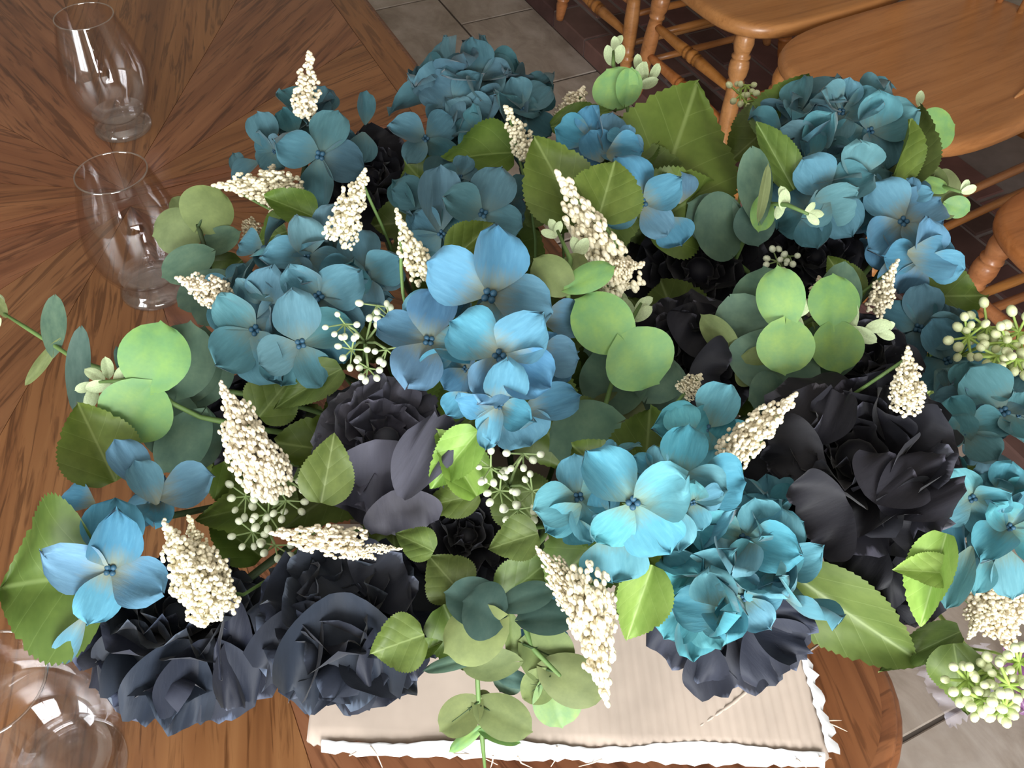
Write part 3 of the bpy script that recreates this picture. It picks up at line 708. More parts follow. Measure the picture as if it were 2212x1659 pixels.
# how far each thing (and single piece of a thing) was drawn towards the camera so that neighbours press together without passing through, in mm
THING_MM = {2: 18, 4: 6, 6: -18, 7: -6, 8: 22, 9: -14, 10: -34, 15: -18, 16: 6, 17: -18, 19: -26, 20: 6, 21: -18, 22: 6, 23: -26, 24: 26, 25: -18, 27: -34, 28: 6, 31: -12, 32: 26, 33: 26, 34: 18, 39: 26, 40: -6, 41: 12, 44: -12, 45: 18, 46: -26, 49: 12, 50: 18, 56: 44, 57: -56, 61: -26, 63: 34, 66: 6, 67: 34}
PIECE_MM = {2: 2, 4: -10, 7: 14, 21: -4, 54: 12, 75: 2, 80: -16, 84: 4, 93: -16, 94: -10, 106: 2, 109: -2, 111: -2, 125: -4, 133: -8, 143: 2, 147: 2, 150: 6, 151: 10, 152: 2, 153: 12, 154: 6, 155: 8, 161: 14, 163: -6, 164: 2, 166: -4, 167: -6, 170: -10, 171: 6, 172: 6, 175: 2, 177: 4, 178: 8, 182: 0, 183: 14, 185: 2, 186: 18, 188: -12, 190: 4, 192: 4, 197: 14, 199: -4, 205: -4, 210: -4, 215: 2, 218: 2, 221: -4, 234: -4, 235: 12, 237: 6, 238: -6, 250: 30, 270: -2, 277: 2, 286: -10, 301: 2, 308: 6, 324: 8, 325: -26, 326: -4, 340: -2, 341: -2, 343: -2, 346: 4, 354: 4, 357: 4, 359: -40, 360: -4, 373: 6, 375: 8, 377: 2, 378: -2, 379: 10, 381: 4, 384: 6, 387: 8, 397: -6, 398: -6, 399: -4, 400: -12, 401: -2, 402: -8, 403: -8, 404: -8, 405: -2, 409: -2, 410: 6, 412: -12, 413: -2, 414: -12, 415: -2, 419: -4, 422: 2, 423: -12, 424: 2, 425: 2, 427: -2, 429: -2, 440: -8, 447: -2, 451: -4, 453: 4, 454: -2, 455: -28, 456: -12, 459: -8, 460: 10, 461: 22, 462: -20, 467: 0, 468: -2, 470: -6, 471: -8, 472: 4, 473: -4, 474: -6, 475: 2, 480: 2, 481: 4, 482: 2, 485: -2, 486: 6, 487: 2, 488: 2, 500: -4, 521: -6, 522: 2, 530: -6, 533: -6, 534: 4, 535: 10, 537: -6, 538: -14, 539: -6, 540: -6, 545: -8, 547: -8, 551: -6, 553: 12, 554: 4, 559: 10, 574: -10, 577: -8, 596: -8, 597: -8, 599: -4, 600: -4, 601: -8, 602: -10, 603: -2, 607: -12, 612: 2, 613: -2, 617: -2, 629: -14, 630: 2, 634: -6, 637: 2, 659: 2, 660: 4, 662: -2, 664: -10, 665: -4, 670: -4, 676: 2, 678: -2, 679: 10, 680: 6, 685: 8, 686: 30, 687: -30, 693: 54, 695: -6, 698: 10, 700: 20, 701: -4, 702: 4, 703: 14, 705: -8, 706: -6, 708: -2, 709: 8, 710: -6, 716: -2, 718: -2, 719: -4, 720: -8, 721: 2, 724: 0, 752: -18, 756: -26, 759: 2, 761: 2, 771: -14, 783: -2, 798: 2, 802: 2, 829: -2, 832: 4, 835: 6, 836: 10, 844: -6, 850: 16, 869: 52, 870: 28, 871: 28}
PIECE_SCALE = {33: 0.75, 129: 0.75, 151: 0.6, 152: 0.45, 153: 0.45, 154: 0.6, 174: 0.6, 178: 0.6, 282: 0.85, 325: 0.45, 359: 0.75, 373: 0.85, 374: 0.85, 378: 0.85, 379: 0.85, 380: 0.85, 384: 0.722, 385: 0.85, 461: 0.6, 462: 0.8, 474: 0.85, 475: 0.85, 481: 0.7, 486: 0.85, 487: 0.85, 490: 0.75, 534: 0.7, 535: 0.85, 587: 0.75, 597: 0.85}
STEM_WAY = {0: 81, 1: 17, 3: 18, 4: 81, 5: 83, 6: 17, 9: 42, 11: 17, 12: 6, 13: 51, 15: 34, 16: 20, 17: 1, 19: 37, 21: 17, 25: 35, 26: 82, 29: 2, 30: 73, 32: 10, 33: 34, 34: 26, 36: 7, 37: 9, 38: 32, 39: 6, 40: 19, 41: 43, 42: 29, 43: 7, 45: 3, 46: 11, 47: 3, 48: 80, 49: 14, 50: 34, 53: 2, 55: 37, 56: 12, 57: 2, 58: 26, 59: 3, 61: 40, 62: 36, 63: 16, 64: 44, 65: 32, 67: 83}
SHIFT = Vector(); SHIFTS = {}; SHIFTDIR = {}; UNITS = []; STEMS = []; _n = {'t': 0, 'u': 0, 's': 0}
def begin(c):
    global SHIFT
    SHIFTDIR[_n['t']] = tocam(c); SHIFT = tocam(c)*(THING_MM.get(_n['t'], 0)*.001); _n['t'] += 1
def settle(p):                           # displacement of the next piece, whose centre is p
    u = _n['u']; _n['u'] += 1
    return u, SHIFT+tocam(p)*(PIECE_MM.get(u, 0)*.001)
def unit(u, t, kind, objs, c): UNITS.append((u, t, kind, objs, c))

def add_petal(parent, A, axis, n, L, W, shapes, mat, name='petal'):
    return link(name, with_mat(rnd.choice(shapes), mat), parent, basis(A, axis, n, W, L))
def add_floret(head, c, n, dirv, size, mat, shapes, open_=.25):
    u_, dv = settle(c); c = c+dv
    M = basis(c, dirv, n, size, size, size)
    fl = link('floret', EYE, head, M); objs = [fl]
    Z = Vector(M.col[2][:3]).normalized(); Y = Vector(M.col[1][:3]).normalized(); X = Y.cross(Z)
    for k in range(4):
        a = k*math.pi/2+rnd.uniform(-.28, .28); d = Y*math.cos(a)+X*math.sin(a); o_ = open_+rnd.uniform(-.42, .5); tw = rnd.uniform(-.45, .45)
        ax = (d+Z*o_).normalized(); L = size*.5*rnd.uniform(.85, 1.12)
        objs.append(link('petal', with_mat(rnd.choice(shapes), mat), fl, basis(c+d*size*.02+Z*size*.004*k, ax, Z-d*o_+Z.cross(d)*tw, L*rnd.uniform(.84, 1.04), L)))
    unit(u_, head, 'floret', objs, c); return fl
def scr(rot): return CR*math.cos(R_(rot))+CU*math.sin(R_(rot))
GH = 'blue and teal hydrangea heads in the bunch'
def deep_leaves(t, C0, ax, Rm, n=5, g=1.25):
    x0 = ax.orthogonal().normalized(); y0 = ax.cross(x0); ph = rnd.uniform(0, 6)
    for k in range(n):
        a = ph+2*math.pi*k/n+rnd.uniform(-.25, .25); d = (x0*math.cos(a)+y0*math.sin(a))-ax*rnd.uniform(.1, .45)
        L = min(.12, Rm*g)*rnd.uniform(.85, 1.1)
        sh_ = rnd.choice(SL); o_ = C0-ax*rnd.uniform(.005, .025)+d*Rm*.1; u_, dv = settle(o_); L *= PIECE_SCALE.get(u_, 1)
        unit(u_, t, 'deep', [link('leaf', with_mat(sh_, LEAF), t, basis(o_+dv-SHIFT, d, ax, L*.72, L))], o_)
def hydrangea(key, label, cx, cy, rad, mat, florets=(), petals=(), auto=8, dz=0.0, lean=(0, 0), curly=False, fsize=.9, auto_mat=None):
    deep = key in ('h3', 'h4', 'h6', 'h8', 'h9', 'h10', 'h11', 'h13')
    c = P(cx, cy, zc(cx, cy)+dz); Rm = px(rad, c); ax = (tocam(c)*.75+Vector((0, 0, 1))*.5+CR*lean[0]+CU*lean[1]).normalized()
    begin(c); SHIFTS[key] = Vector(SHIFT); C0 = c-tocam(c)*Rm*.75+SHIFT
    rp = root_pos(C0); t = thing('hydrangea', label, 'flower', rp, GH); THINGS[key] = t
    stem_to(t, C0, ax, .003)
    shapes = HP_CURL+HP_FLAT[:2] if curly else HP_FLAT+HP_CURL[:1]
    x0 = ax.orthogonal().normalized(); y0 = ax.cross(x0)
    if deep: deep_leaves(t, C0, ax, Rm, *((9, 1.8) if key in ('h3', 'h4', 'h9', 'h10') else (5, 1.25)))
    for k in range(auto):                # florets all round the dome
        ph = k*2.39996+rnd.uniform(-.2, .2); ct = 1-(k+.5)/auto*.92; st = math.sqrt(1-ct*ct)
        d = (x0*math.cos(ph)*st+y0*math.sin(ph)*st+ax*ct).normalized()
        p = C0+d*Rm*(.80 if florets else .88)
        tw = x0*math.cos(ph*1.7)+y0*math.sin(ph*1.7)
        fo = add_floret(t, p-SHIFT, d, tw, Rm*fsize*rnd.uniform(.9, 1.1), auto_mat or mat, shapes, .35 if not curly else .55)
        p = WM[fo.name].translation
        if k % 2 == 0: MB().tube([C0, p-d*.002], .0011, 5).build('stalk', M_STEM, t, Matrix())
    for e_ in florets:
        x, y_, s, rot, lx, ly = e_[:6]; fdz = e_[6] if len(e_) > 6 else 0; mt = e_[7] if len(e_) > 7 else mat
        p = P(x, y_, zc(x, y_)+dz+.006+fdz)
        fo = add_floret(t, p, nrm_at(p, lx, ly), scr(rot), px(s, p), mt, HP_FLAT+HP_CURL[:2], .18)
        n_ = nrm_at(p, lx, ly); p = WM[fo.name].translation; MB().tube([C0, p-n_*.03, p-n_*.002], .0011, 5).build('stalk', M_STEM, t, Matrix())
    for e_ in petals: leafy(t, 'petal', e_, HP_FLAT+HP_CURL[1:2], mat, dz)
    return t
def leafy(t, name, e_, shapes, mat, dz0=0.0):   # base px, tip px, width px, lean, [dz, tip towards camera]
    bx_, by_, tx, ty, wpx, lx, ly = e_[:7]; dz = e_[7] if len(e_) > 7 else 0; dt = e_[8] if len(e_) > 8 else 0
    A = P(bx_, by_, zc(bx_, by_)+dz0+dz); B = PD(tx, ty, depth(A)-dt); d = B-A
    u_, dv = settle(A)
    o = link(name, with_mat(rnd.choice(shapes) if isinstance(shapes, list) else shapes, mat), t, Matrix.Translation(dv) @ basis(A, d, nrm_at(A, lx, ly), px(wpx, A), d.length))
    unit(u_, t, name, [o], A+dv); return o

# ---------------------------------------------------------------- hydrangeas
hydrangea('h1', 'dark teal hydrangea closest to the two standing tumblers', 665, 315, 115, TEAL,
  [(693, 335, 205, 165, -.1, -.2, .006), (668, 262, 165, 25, .1, .7)],
  [(585, 325, 558, 243, 70, -.3, .2), (690, 250, 708, 190, 66, .1, .6), (785, 285, 782, 352, 68, .1, -.2), (788, 270, 784, 197, 50, .6, .1), (560, 350, 492, 385, 48, -.2, .4, -.02), (530, 380, 500, 328, 40, -.4, .2, -.02), (640, 290, 610, 235, 60, -.2, .5)], 3, lean=(0, .1))
hydrangea('h2', 'dense dusky teal hydrangea over the tiled floor side', 1030, 268, 140, TEAL,
  [(1030, 282, 120, 170, 0, .6), (920, 300, 150, 140, -.4, .3), (1130, 240, 150, 40, .5, .4)], [(1060, 295, 985, 272, 70, -.1, .1), (985, 290, 960, 205, 75, -.3, .3), (1020, 260, 1020, 180, 80, 0, .4)], 11, curly=True, lean=(0, .35), fsize=1.3)
hydrangea('h3', 'open greyed teal hydrangea behind the big blue floret', 985, 460, 120, TEAL,
  [(1042, 462, 190, 65, .1, .5), (940, 435, 190, 80, -.1, .7), (955, 505, 160, 230, -.1, .2, -.01), (1095, 440, 150, 30, .3, .6, -.01)],
  [(900, 470, 843, 385, 52, -.4, .3), (905, 460, 880, 370, 42, .5, .2), (950, 500, 950, 360, 95, 0, .3), (945, 490, 920, 560, 105, 0, -.1)], 3, dz=-.015)
hydrangea('h4', 'medium blue hydrangea in front of the biggest serrated leaf', 1330, 370, 95, BLUE,
  [(1387, 440, 200, 30, .1, .1), (1285, 310, 170, 75, -.1, .6)],
  [(1310, 340, 1328, 238, 72, .4, .2), (1310, 335, 1392, 325, 100, .1, .2, .012), (1465, 440, 1470, 362, 76, .3, .3), (1270, 330, 1215, 290, 70, -.2, .5), (1300, 350, 1270, 285, 80, 0, .6), (1440, 470, 1475, 530, 90, .1, -.3)], 2, dz=.0)
hydrangea('h6', 'tall blue hydrangea beside the broad-seated chair', 1790, 325, 125, FADE,
  [(1725, 250, 190, 75, -.1, .7, 0), (1800, 300, 170, 100, .5, .6), (1790, 420, 190, 30, 0, .1), (1850, 390, 180, 10, .3, .2), (1750, 450, 180, -60, -.2, -.1, -.01)],
  [(1770, 350, 1880, 320, 55, .1, 1.0), (1740, 400, 1870, 350, 60, -.1, .9, .01), (1725, 270, 1725, 190, 95, 0, .5), (1740, 350, 1770, 250, 60, .6, .2)], 8, curly=True, lean=(.1, .2), fsize=1.3)
hydrangea('h7', 'bright sky blue hydrangea above the round green leaf', 1955, 490, 95, BLUE,
  [(1950, 480, 210, 45, .1, .1), (1890, 445, 150, 110, -.1, .4), (1990, 560, 170, -10, .2, -.2)],
  [(1950, 450, 1985, 370, 78, .1, .3), (1960, 480, 2045, 470, 70, .4, .4), (1960, 545, 2080, 565, 100, .2, .1, .01), (1900, 500, 1905, 590, 60, -.4, -.2), (1920, 560, 1935, 625, 60, -.2, -.4, -.01)], 2, dz=0)
hydrangea('h8', 'large full blue hydrangea with a berry spray tucked at its side', 660, 650, 190, FADE,
  [(715, 545, 210, 80, .1, .7, 0), (610, 610, 220, 115, -.3, .4, 0), (550, 715, 230, 215, -.5, -.1, 0), (690, 640, 220, 35, .1, .3), (650, 745, 220, -75, 0, -.5), (790, 595, 210, 15, .5, .3, 0), (510, 640, 170, 150, -.5, .3, -.01)],
  [(720, 580, 640, 500, 90, -.1, .6), (640, 640, 605, 550, 110, -.1, .4, .006), (590, 650, 545, 600, 80, -.2, .5, .01), (700, 700, 740, 790, 100, .3, -.4), (620, 760, 610, 840, 110, -.1, -.5), (800, 620, 870, 560, 90, .4, .4)], 7, dz=-.012)
hydrangea('h9', 'bright blue hydrangea in the heart of the bunch with three wide open florets', 1080, 770, 150, BLUE,
  [(1057, 638, 305, 73, 0, .2, .012), (925, 738, 230, 170, -.2, .5), (1078, 768, 260, 48, 0, -.05, .016), (1078, 875, 190, -20, 0, -.4, .0)],
  [(1160, 770, 1255, 772, 100, .2, .2), (1170, 690, 1275, 690, 90, .4, .3, -.008), (980, 640, 862, 690, 85, -.2, .3, -.006), (985, 760, 905, 800, 55, -.2, .1), (1130, 890, 1260, 850, 85, .3, .2), (1060, 900, 1050, 975, 50, -.1, -.5), (1010, 850, 965, 900, 70, -.5, -.2), (1110, 880, 1150, 965, 130, .1, -.3, -.002)], 4, dz=0)
hydrangea('h10', 'turquoise hydrangea with a wide floret next to the curly turquoise one', 1390, 1090, 140, TURQ,
  [(1368, 1085, 265, 132, -.05, -.1, .012), (1460, 1037, 235, -5, .1, .1, .004), (1255, 1075, 200, 190, -.4, .1, -.01), (1520, 930, 190, 70, .1, .5, 0)],
  [(1330, 1150, 1330, 1258, 150, 0, -.3, .0), (1260, 1090, 1185, 1150, 70, -.3, -.1), (1480, 950, 1460, 880, 80, -.3, .3), (1500, 980, 1560, 880, 100, .2, .4), (1440, 1090, 1470, 1190, 90, .2, -.2, .002), (1500, 1040, 1600, 1040, 120, .1, 0, .006), (1250, 1120, 1270, 1180, 80, -.2, -.3)], 4, dz=0)
hydrangea('h11', 'curly bright turquoise hydrangea above the right end of the cardboard flap', 1580, 1220, 165, TURQ,
  [(1560, 1125, 190, 60, -.1, .4, .004), (1495, 1310, 215, 245, -.2, -.4), (1650, 1170, 210, 20, .4, .2), (1610, 1290, 190, -60, .2, -.4)],
  [(1500, 1290, 1430, 1390, 100, -.2, -.4), (1520, 1290, 1560, 1400, 120, .1, -.5), (1600, 1290, 1590, 1350, 75, .1, -.5), (1640, 1310, 1700, 1345, 70, .4, -.5), (1530, 1200, 1640, 1240, 70, .1, .8, .008), (1600, 1100, 1500, 1130, 70, 0, .8, .006), (1650, 1240, 1660, 1310, 100, .2, -.3, .004), (1470, 1230, 1430, 1270, 90, -.3, -.2)], 9, curly=True, lean=(0, -.1), dz=0, fsize=1.5)
hydrangea('h12', 'blue hydrangea hanging past the table edge beside the black peony', 2110, 905, 115, FADE,
  [(2085, 935, 185, 200, -.2, -.05), (2170, 890, 230, 25, .1, .2, 0), (2090, 860, 150, 100, -.1, .5, 0)],
  [(2090, 960, 2055, 900, 80, -.3, .3), (2030, 930, 1995, 960, 60, -.2, .1, 0), (2170, 850, 2200, 800, 90, .2, .5), (2130, 970, 2130, 1040, 120, 0, -.4)], 5, dz=0)
hydrangea('h12b', 'drooping turquoise hydrangea over the big cream berry cluster', 2145, 1115, 110, TURQ,
  [(2100, 1075, 180, 120, -.2, .2), (2180, 1140, 190, 40, .2, 0)],
  [(2100, 1180, 2045, 1318, 70, -.3, -.3, .01), (2070, 1090, 2060, 1220, 75, -.6, 0), (2130, 1190, 2110, 1290, 45, .5, -.2), (2170, 1180, 2190, 1300, 80, .2, -.3, .006), (2150, 1100, 2130, 1030, 90, 0, .5)], 6, curly=True, dz=0, fsize=1.3)
hydrangea('h13', 'faded grey-teal hydrangea behind the black peony', 2005, 740, 95, TEAL,
  [(1985, 710, 190, 70, -.1, .4), (2045, 780, 180, 20, .2, .1)], [(1970, 720, 1960, 640, 110, -.1, .4), (2020, 800, 2080, 850, 90, .3, -.2)], 7, dz=-.02)
hydrangea('h14', 'blue hydrangea spilling over the broad leaf beside the tumbler', 290, 1130, 105, BLUE,
  [(238, 1230, 245, 80, -.05, -.15, .012), (345, 1080, 150, 25, .1, .5, -.012)],
  [(340, 1075, 470, 1030, 100, .1, .4, .004), (320, 1060, 245, 945, 80, .4, .3, .0), (340, 1090, 290, 990, 75, -.2, .6, .004), (205, 1090, 115, 1075, 85, -.2, .5), (210, 1190, 85, 1185, 125, -.2, -.1, .004), (190, 1280, 122, 1345, 45, -.3, -.3, -.006), (185, 1330, 120, 1440, 52, -.2, -.4, -.004), (235, 1215, 248, 1075, 130, .1, .3, .016)], 1, dz=0)
hydrangea('h15', 'small blue hydrangea half hidden beneath the drooping eucalyptus', 1165, 1370, 55, BLUE, [(1160, 1372, 110, 20, 0, 0, -.004)], [(1170, 1270, 1230, 1330, 60, .2, .2)], 4, dz=-.03)

# ---------------------------------------------------------------- peonies
GP = 'dark peonies in the bunch'
def peony(key, label, cx, cy, rad, mat, lean, dz=0.0, openness=1.0, petals=(), outer=10, pmat=None):
    c = P(cx, cy, zc(cx, cy)+dz); Rm = px(rad, c); ax = (tocam(c)*.7+CR*lean[0]+CU*lean[1]).normalized()
    begin(c); SHIFTS[key] = Vector(SHIFT); C0 = c-ax*Rm*.25+SHIFT
    t = thing('peony', label, 'flower', root_pos(C0), GP); THINGS[key] = t
    stem_to(t, C0, ax, .0035)
    x0 = ax.orthogonal().normalized(); y0 = ax.cross(x0); off = rnd.uniform(0, 6)
    if key not in ('p1', 'p2', 'p5'): deep_leaves(t, C0-ax*.01, ax, Rm, *((8, 1.7) if key in ('p3', 'p9', 'p12', 'p7', 'p6') else (4, 1.25)))
    core = [tuple(C0+ax*Rm*.22+(x0*p[0]+y0*p[1]+ax*p[2]*1.1)*Rm*.22) for p in IV]
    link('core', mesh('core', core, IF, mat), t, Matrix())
    for n_, L, el, shapes, r0, ws in ((3, .46, 74, PP_IN, .10, 1.2), (4, .68, 60, PP_IN, .14, 1.4), (5, .90, 38, PP_MID, .12, 1.25), (outer-3, 1.02, 12, PP_OUT, .12, 1.25), (outer-4, .97, -14, PP_OUT, .10, 1.2)):
        for k in range(n_):
            a = off+2*math.pi*(k+rnd.uniform(-.2, .2))/n_; e_ = R_(el*openness+rnd.uniform(-9, 9)); d = x0*math.cos(a)+y0*math.sin(a)
            axp = d*math.cos(e_)+ax*math.sin(e_); np_ = ax*math.cos(e_)-d*math.sin(e_); l_ = Rm*L*rnd.uniform(.9, 1.08)
            sh_ = rnd.choice(shapes); w_ = l_*ws*rnd.uniform(.9, 1.1); o_ = C0+d*Rm*r0; u_, dv = settle(o_)
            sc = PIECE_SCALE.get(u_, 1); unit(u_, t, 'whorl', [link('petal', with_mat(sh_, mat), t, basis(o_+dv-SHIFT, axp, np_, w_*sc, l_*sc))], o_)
        off += .5
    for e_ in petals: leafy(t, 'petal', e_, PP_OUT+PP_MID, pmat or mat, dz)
    return t
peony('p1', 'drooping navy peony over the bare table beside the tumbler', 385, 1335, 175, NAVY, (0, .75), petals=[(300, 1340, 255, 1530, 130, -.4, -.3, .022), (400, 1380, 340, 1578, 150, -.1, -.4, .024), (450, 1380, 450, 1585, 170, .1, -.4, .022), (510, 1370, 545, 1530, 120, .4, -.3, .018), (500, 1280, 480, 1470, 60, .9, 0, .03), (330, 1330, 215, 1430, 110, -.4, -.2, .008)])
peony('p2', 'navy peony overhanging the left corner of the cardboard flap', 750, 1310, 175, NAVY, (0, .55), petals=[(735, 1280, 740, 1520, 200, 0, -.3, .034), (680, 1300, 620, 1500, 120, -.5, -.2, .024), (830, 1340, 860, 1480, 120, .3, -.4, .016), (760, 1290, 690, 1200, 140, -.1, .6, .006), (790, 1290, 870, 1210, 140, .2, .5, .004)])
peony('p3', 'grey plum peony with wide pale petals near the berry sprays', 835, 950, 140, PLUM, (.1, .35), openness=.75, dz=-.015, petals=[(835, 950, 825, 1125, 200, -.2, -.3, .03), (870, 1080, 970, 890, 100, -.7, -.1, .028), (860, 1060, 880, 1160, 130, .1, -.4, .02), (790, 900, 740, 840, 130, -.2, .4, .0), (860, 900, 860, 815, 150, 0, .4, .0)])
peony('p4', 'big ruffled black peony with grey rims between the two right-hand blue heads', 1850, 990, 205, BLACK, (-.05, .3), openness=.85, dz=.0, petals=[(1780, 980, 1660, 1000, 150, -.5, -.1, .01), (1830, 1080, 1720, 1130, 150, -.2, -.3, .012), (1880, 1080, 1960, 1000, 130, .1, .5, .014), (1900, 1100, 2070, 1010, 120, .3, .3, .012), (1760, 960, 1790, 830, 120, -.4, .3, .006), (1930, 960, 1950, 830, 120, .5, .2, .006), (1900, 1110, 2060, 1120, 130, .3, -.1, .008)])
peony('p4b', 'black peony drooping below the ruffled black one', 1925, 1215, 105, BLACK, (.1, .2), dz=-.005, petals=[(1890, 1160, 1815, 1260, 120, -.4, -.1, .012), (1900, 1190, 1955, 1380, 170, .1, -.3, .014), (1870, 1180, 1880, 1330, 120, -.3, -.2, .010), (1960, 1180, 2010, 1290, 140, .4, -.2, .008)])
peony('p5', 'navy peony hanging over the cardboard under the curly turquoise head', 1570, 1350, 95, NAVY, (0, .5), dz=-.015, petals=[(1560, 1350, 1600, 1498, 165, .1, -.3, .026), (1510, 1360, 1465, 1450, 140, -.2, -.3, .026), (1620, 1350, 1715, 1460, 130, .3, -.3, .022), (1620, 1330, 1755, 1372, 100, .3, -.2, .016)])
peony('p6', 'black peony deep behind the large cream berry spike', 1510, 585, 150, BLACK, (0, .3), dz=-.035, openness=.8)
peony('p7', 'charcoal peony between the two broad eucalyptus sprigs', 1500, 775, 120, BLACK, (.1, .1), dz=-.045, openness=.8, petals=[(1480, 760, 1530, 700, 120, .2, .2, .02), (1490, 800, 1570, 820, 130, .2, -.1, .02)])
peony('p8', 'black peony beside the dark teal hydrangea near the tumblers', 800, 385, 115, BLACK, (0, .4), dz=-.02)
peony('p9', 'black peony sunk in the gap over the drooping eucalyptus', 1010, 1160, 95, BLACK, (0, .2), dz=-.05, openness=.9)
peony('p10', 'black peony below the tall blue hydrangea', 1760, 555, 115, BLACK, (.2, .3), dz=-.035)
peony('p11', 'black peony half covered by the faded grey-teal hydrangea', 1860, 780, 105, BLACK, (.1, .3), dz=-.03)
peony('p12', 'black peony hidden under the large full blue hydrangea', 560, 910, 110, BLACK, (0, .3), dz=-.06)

# ---------------------------------------------------------------- large serrated leaves, each on the stem of its flower
for key, sh, mt, e_ in (
  ('h4', 1, LEAF, (1405, 470, 1520, 160, 275, .2, .2, -.034)), ('h4', 0, LEAF, (1255, 480, 1150, 292, 150, -.2, .2, .004)),
  ('h4', 2, LEAF, (1290, 480, 1330, 345, 150, .2, .3, .018)), ('h4', 3, LEAF, (1190, 275, 1330, 240, 60, 0, .5, -.01)),
  ('h4', 1, LEAF, (1390, 490, 1560, 400, 190, .4, -.1, -.025)),
  ('h2', 1, LEAF, (1110, 330, 925, 335, 150, 0, .9, .006)), ('h6', 1, LEAF, (1700, 320, 1748, 150, 180, 0, .5, -.02)),
  ('h6', 2, LEAF, (1715, 410, 1635, 262, 75, .2, .1, .004)), ('h6', 0, LEAF, (1690, 250, 1570, 350, 120, -.3, .2, -.02)),
  ('h7', 0, LEAF, (1930, 420, 1985, 222, 150, -.3, .2, -.01)), ('h7', 2, LEAF, (1925, 400, 1970, 260, 70, .8, .1, 0)),
  ('h7', 3, LEAF, (1960, 640, 2132, 640, 150, .1, .2, -.015)), ('h13', 3, LEAF, (2060, 770, 2200, 800, 90, 0, .4, -.02)),
  ('h3', 2, LEAF, (975, 560, 1065, 478, 75, -.2, .3, .01)), ('h1', 0, LEAF, (680, 470, 570, 420, 85, -.1, .5, .0)),
  ('h1', 1, LEAF, (620, 500, 550, 520, 90, -.1, .4, -.03)), ('h14', 0, LEAF, (250, 1040, 165, 868, 155, -.2, .2, -.01)),
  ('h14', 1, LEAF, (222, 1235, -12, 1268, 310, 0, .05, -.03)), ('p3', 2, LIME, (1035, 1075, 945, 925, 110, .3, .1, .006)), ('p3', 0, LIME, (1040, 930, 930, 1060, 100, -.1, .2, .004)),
  ('p3', 0, LEAF, (690, 1090, 720, 935, 115, .1, .2, .035)), ('p3', 1, LEAF, (1040, 1070, 915, 1100, 80, 0, -.1, -.01)),
  ('h10', 1, LEAF, (1170, 1150, 1065, 1180, 90, 0, .2, -.015)), ('p2', 3, LEAF, (915, 1370, 800, 1410, 115, 0, -.2, .025)),
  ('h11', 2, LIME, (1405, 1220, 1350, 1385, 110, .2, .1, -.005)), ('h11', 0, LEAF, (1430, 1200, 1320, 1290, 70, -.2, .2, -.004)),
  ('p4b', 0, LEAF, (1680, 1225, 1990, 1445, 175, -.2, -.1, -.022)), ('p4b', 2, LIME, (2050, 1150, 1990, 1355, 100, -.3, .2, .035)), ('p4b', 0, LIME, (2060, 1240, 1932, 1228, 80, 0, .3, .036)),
  ('p4b', 1, LEAF, (2080, 1370, 1895, 1455, 75, 0, .3, .0)), ('h12b', 1, LEAF, (2060, 1390, 2085, 1555, 110, -.3, .1, -.01)),
  ('h8', 1, LEAF, (740, 800, 580, 885, 85, 0, .4, -.015)), ('h8', 0, LEAF, (520, 560, 430, 640, 80, -.2, .3, -.03)), ('p3', 1, LEAF, (640, 1080, 400, 1120, 130, 0, .3, -.03)), ('p3', 0, LEAF, (560, 1210, 440, 1120, 120, 0, .3, -.03)),
  ('p10', 0, LEAF, (1850, 650, 1790, 552, 80, .1, .2, -.005)), ('p9', 1, LEAF, (940, 1190, 860, 1150, 70, 0, .2, -.01)), ('p9', 0, LEAF, (1080, 1290, 1190, 1200, 100, .1, .2, -.03)),
  ('p9', 1, LEAF, (1000, 1280, 930, 1200, 110, -.1, .1, -.035)), ('p9', 0, LEAF, (960, 1300, 1020, 1440, 120, 0, -.2, -.03)), ('p6', 1, LEAF, (1180, 470, 1130, 420, 90, 0, .3, -.03)), ('h9', 1, LEAF, (780, 700, 700, 800, 120, 0, .2, -.05)), ('h9', 0, LEAF, (1200, 900, 1330, 960, 120, .2, .1, -.05)), ('h10', 1, LEAF, (1160, 1120, 1080, 1010, 130, 0, .2, -.05)), ('p5', 1, LEAF, (1440, 1220, 1330, 1330, 110, 0, .1, -.03)), ('p12', 0, LEAF, (560, 900, 640, 800, 120, .1, .3, -.02)), ('p12', 1, LEAF, (480, 1000, 560, 1120, 120, 0, .1, -.02)),
  ('p2', 2, LEAF, (900, 1410, 955, 1385, 40, 0, .2, .0)), ('h12', 0, LEAF, (2180, 760, 2040, 690, 70, -.1, .3, -.015))):
    SHIFT = SHIFTS[key]; leafy(THINGS[key], 'leaf', e_, SL[sh], mt)

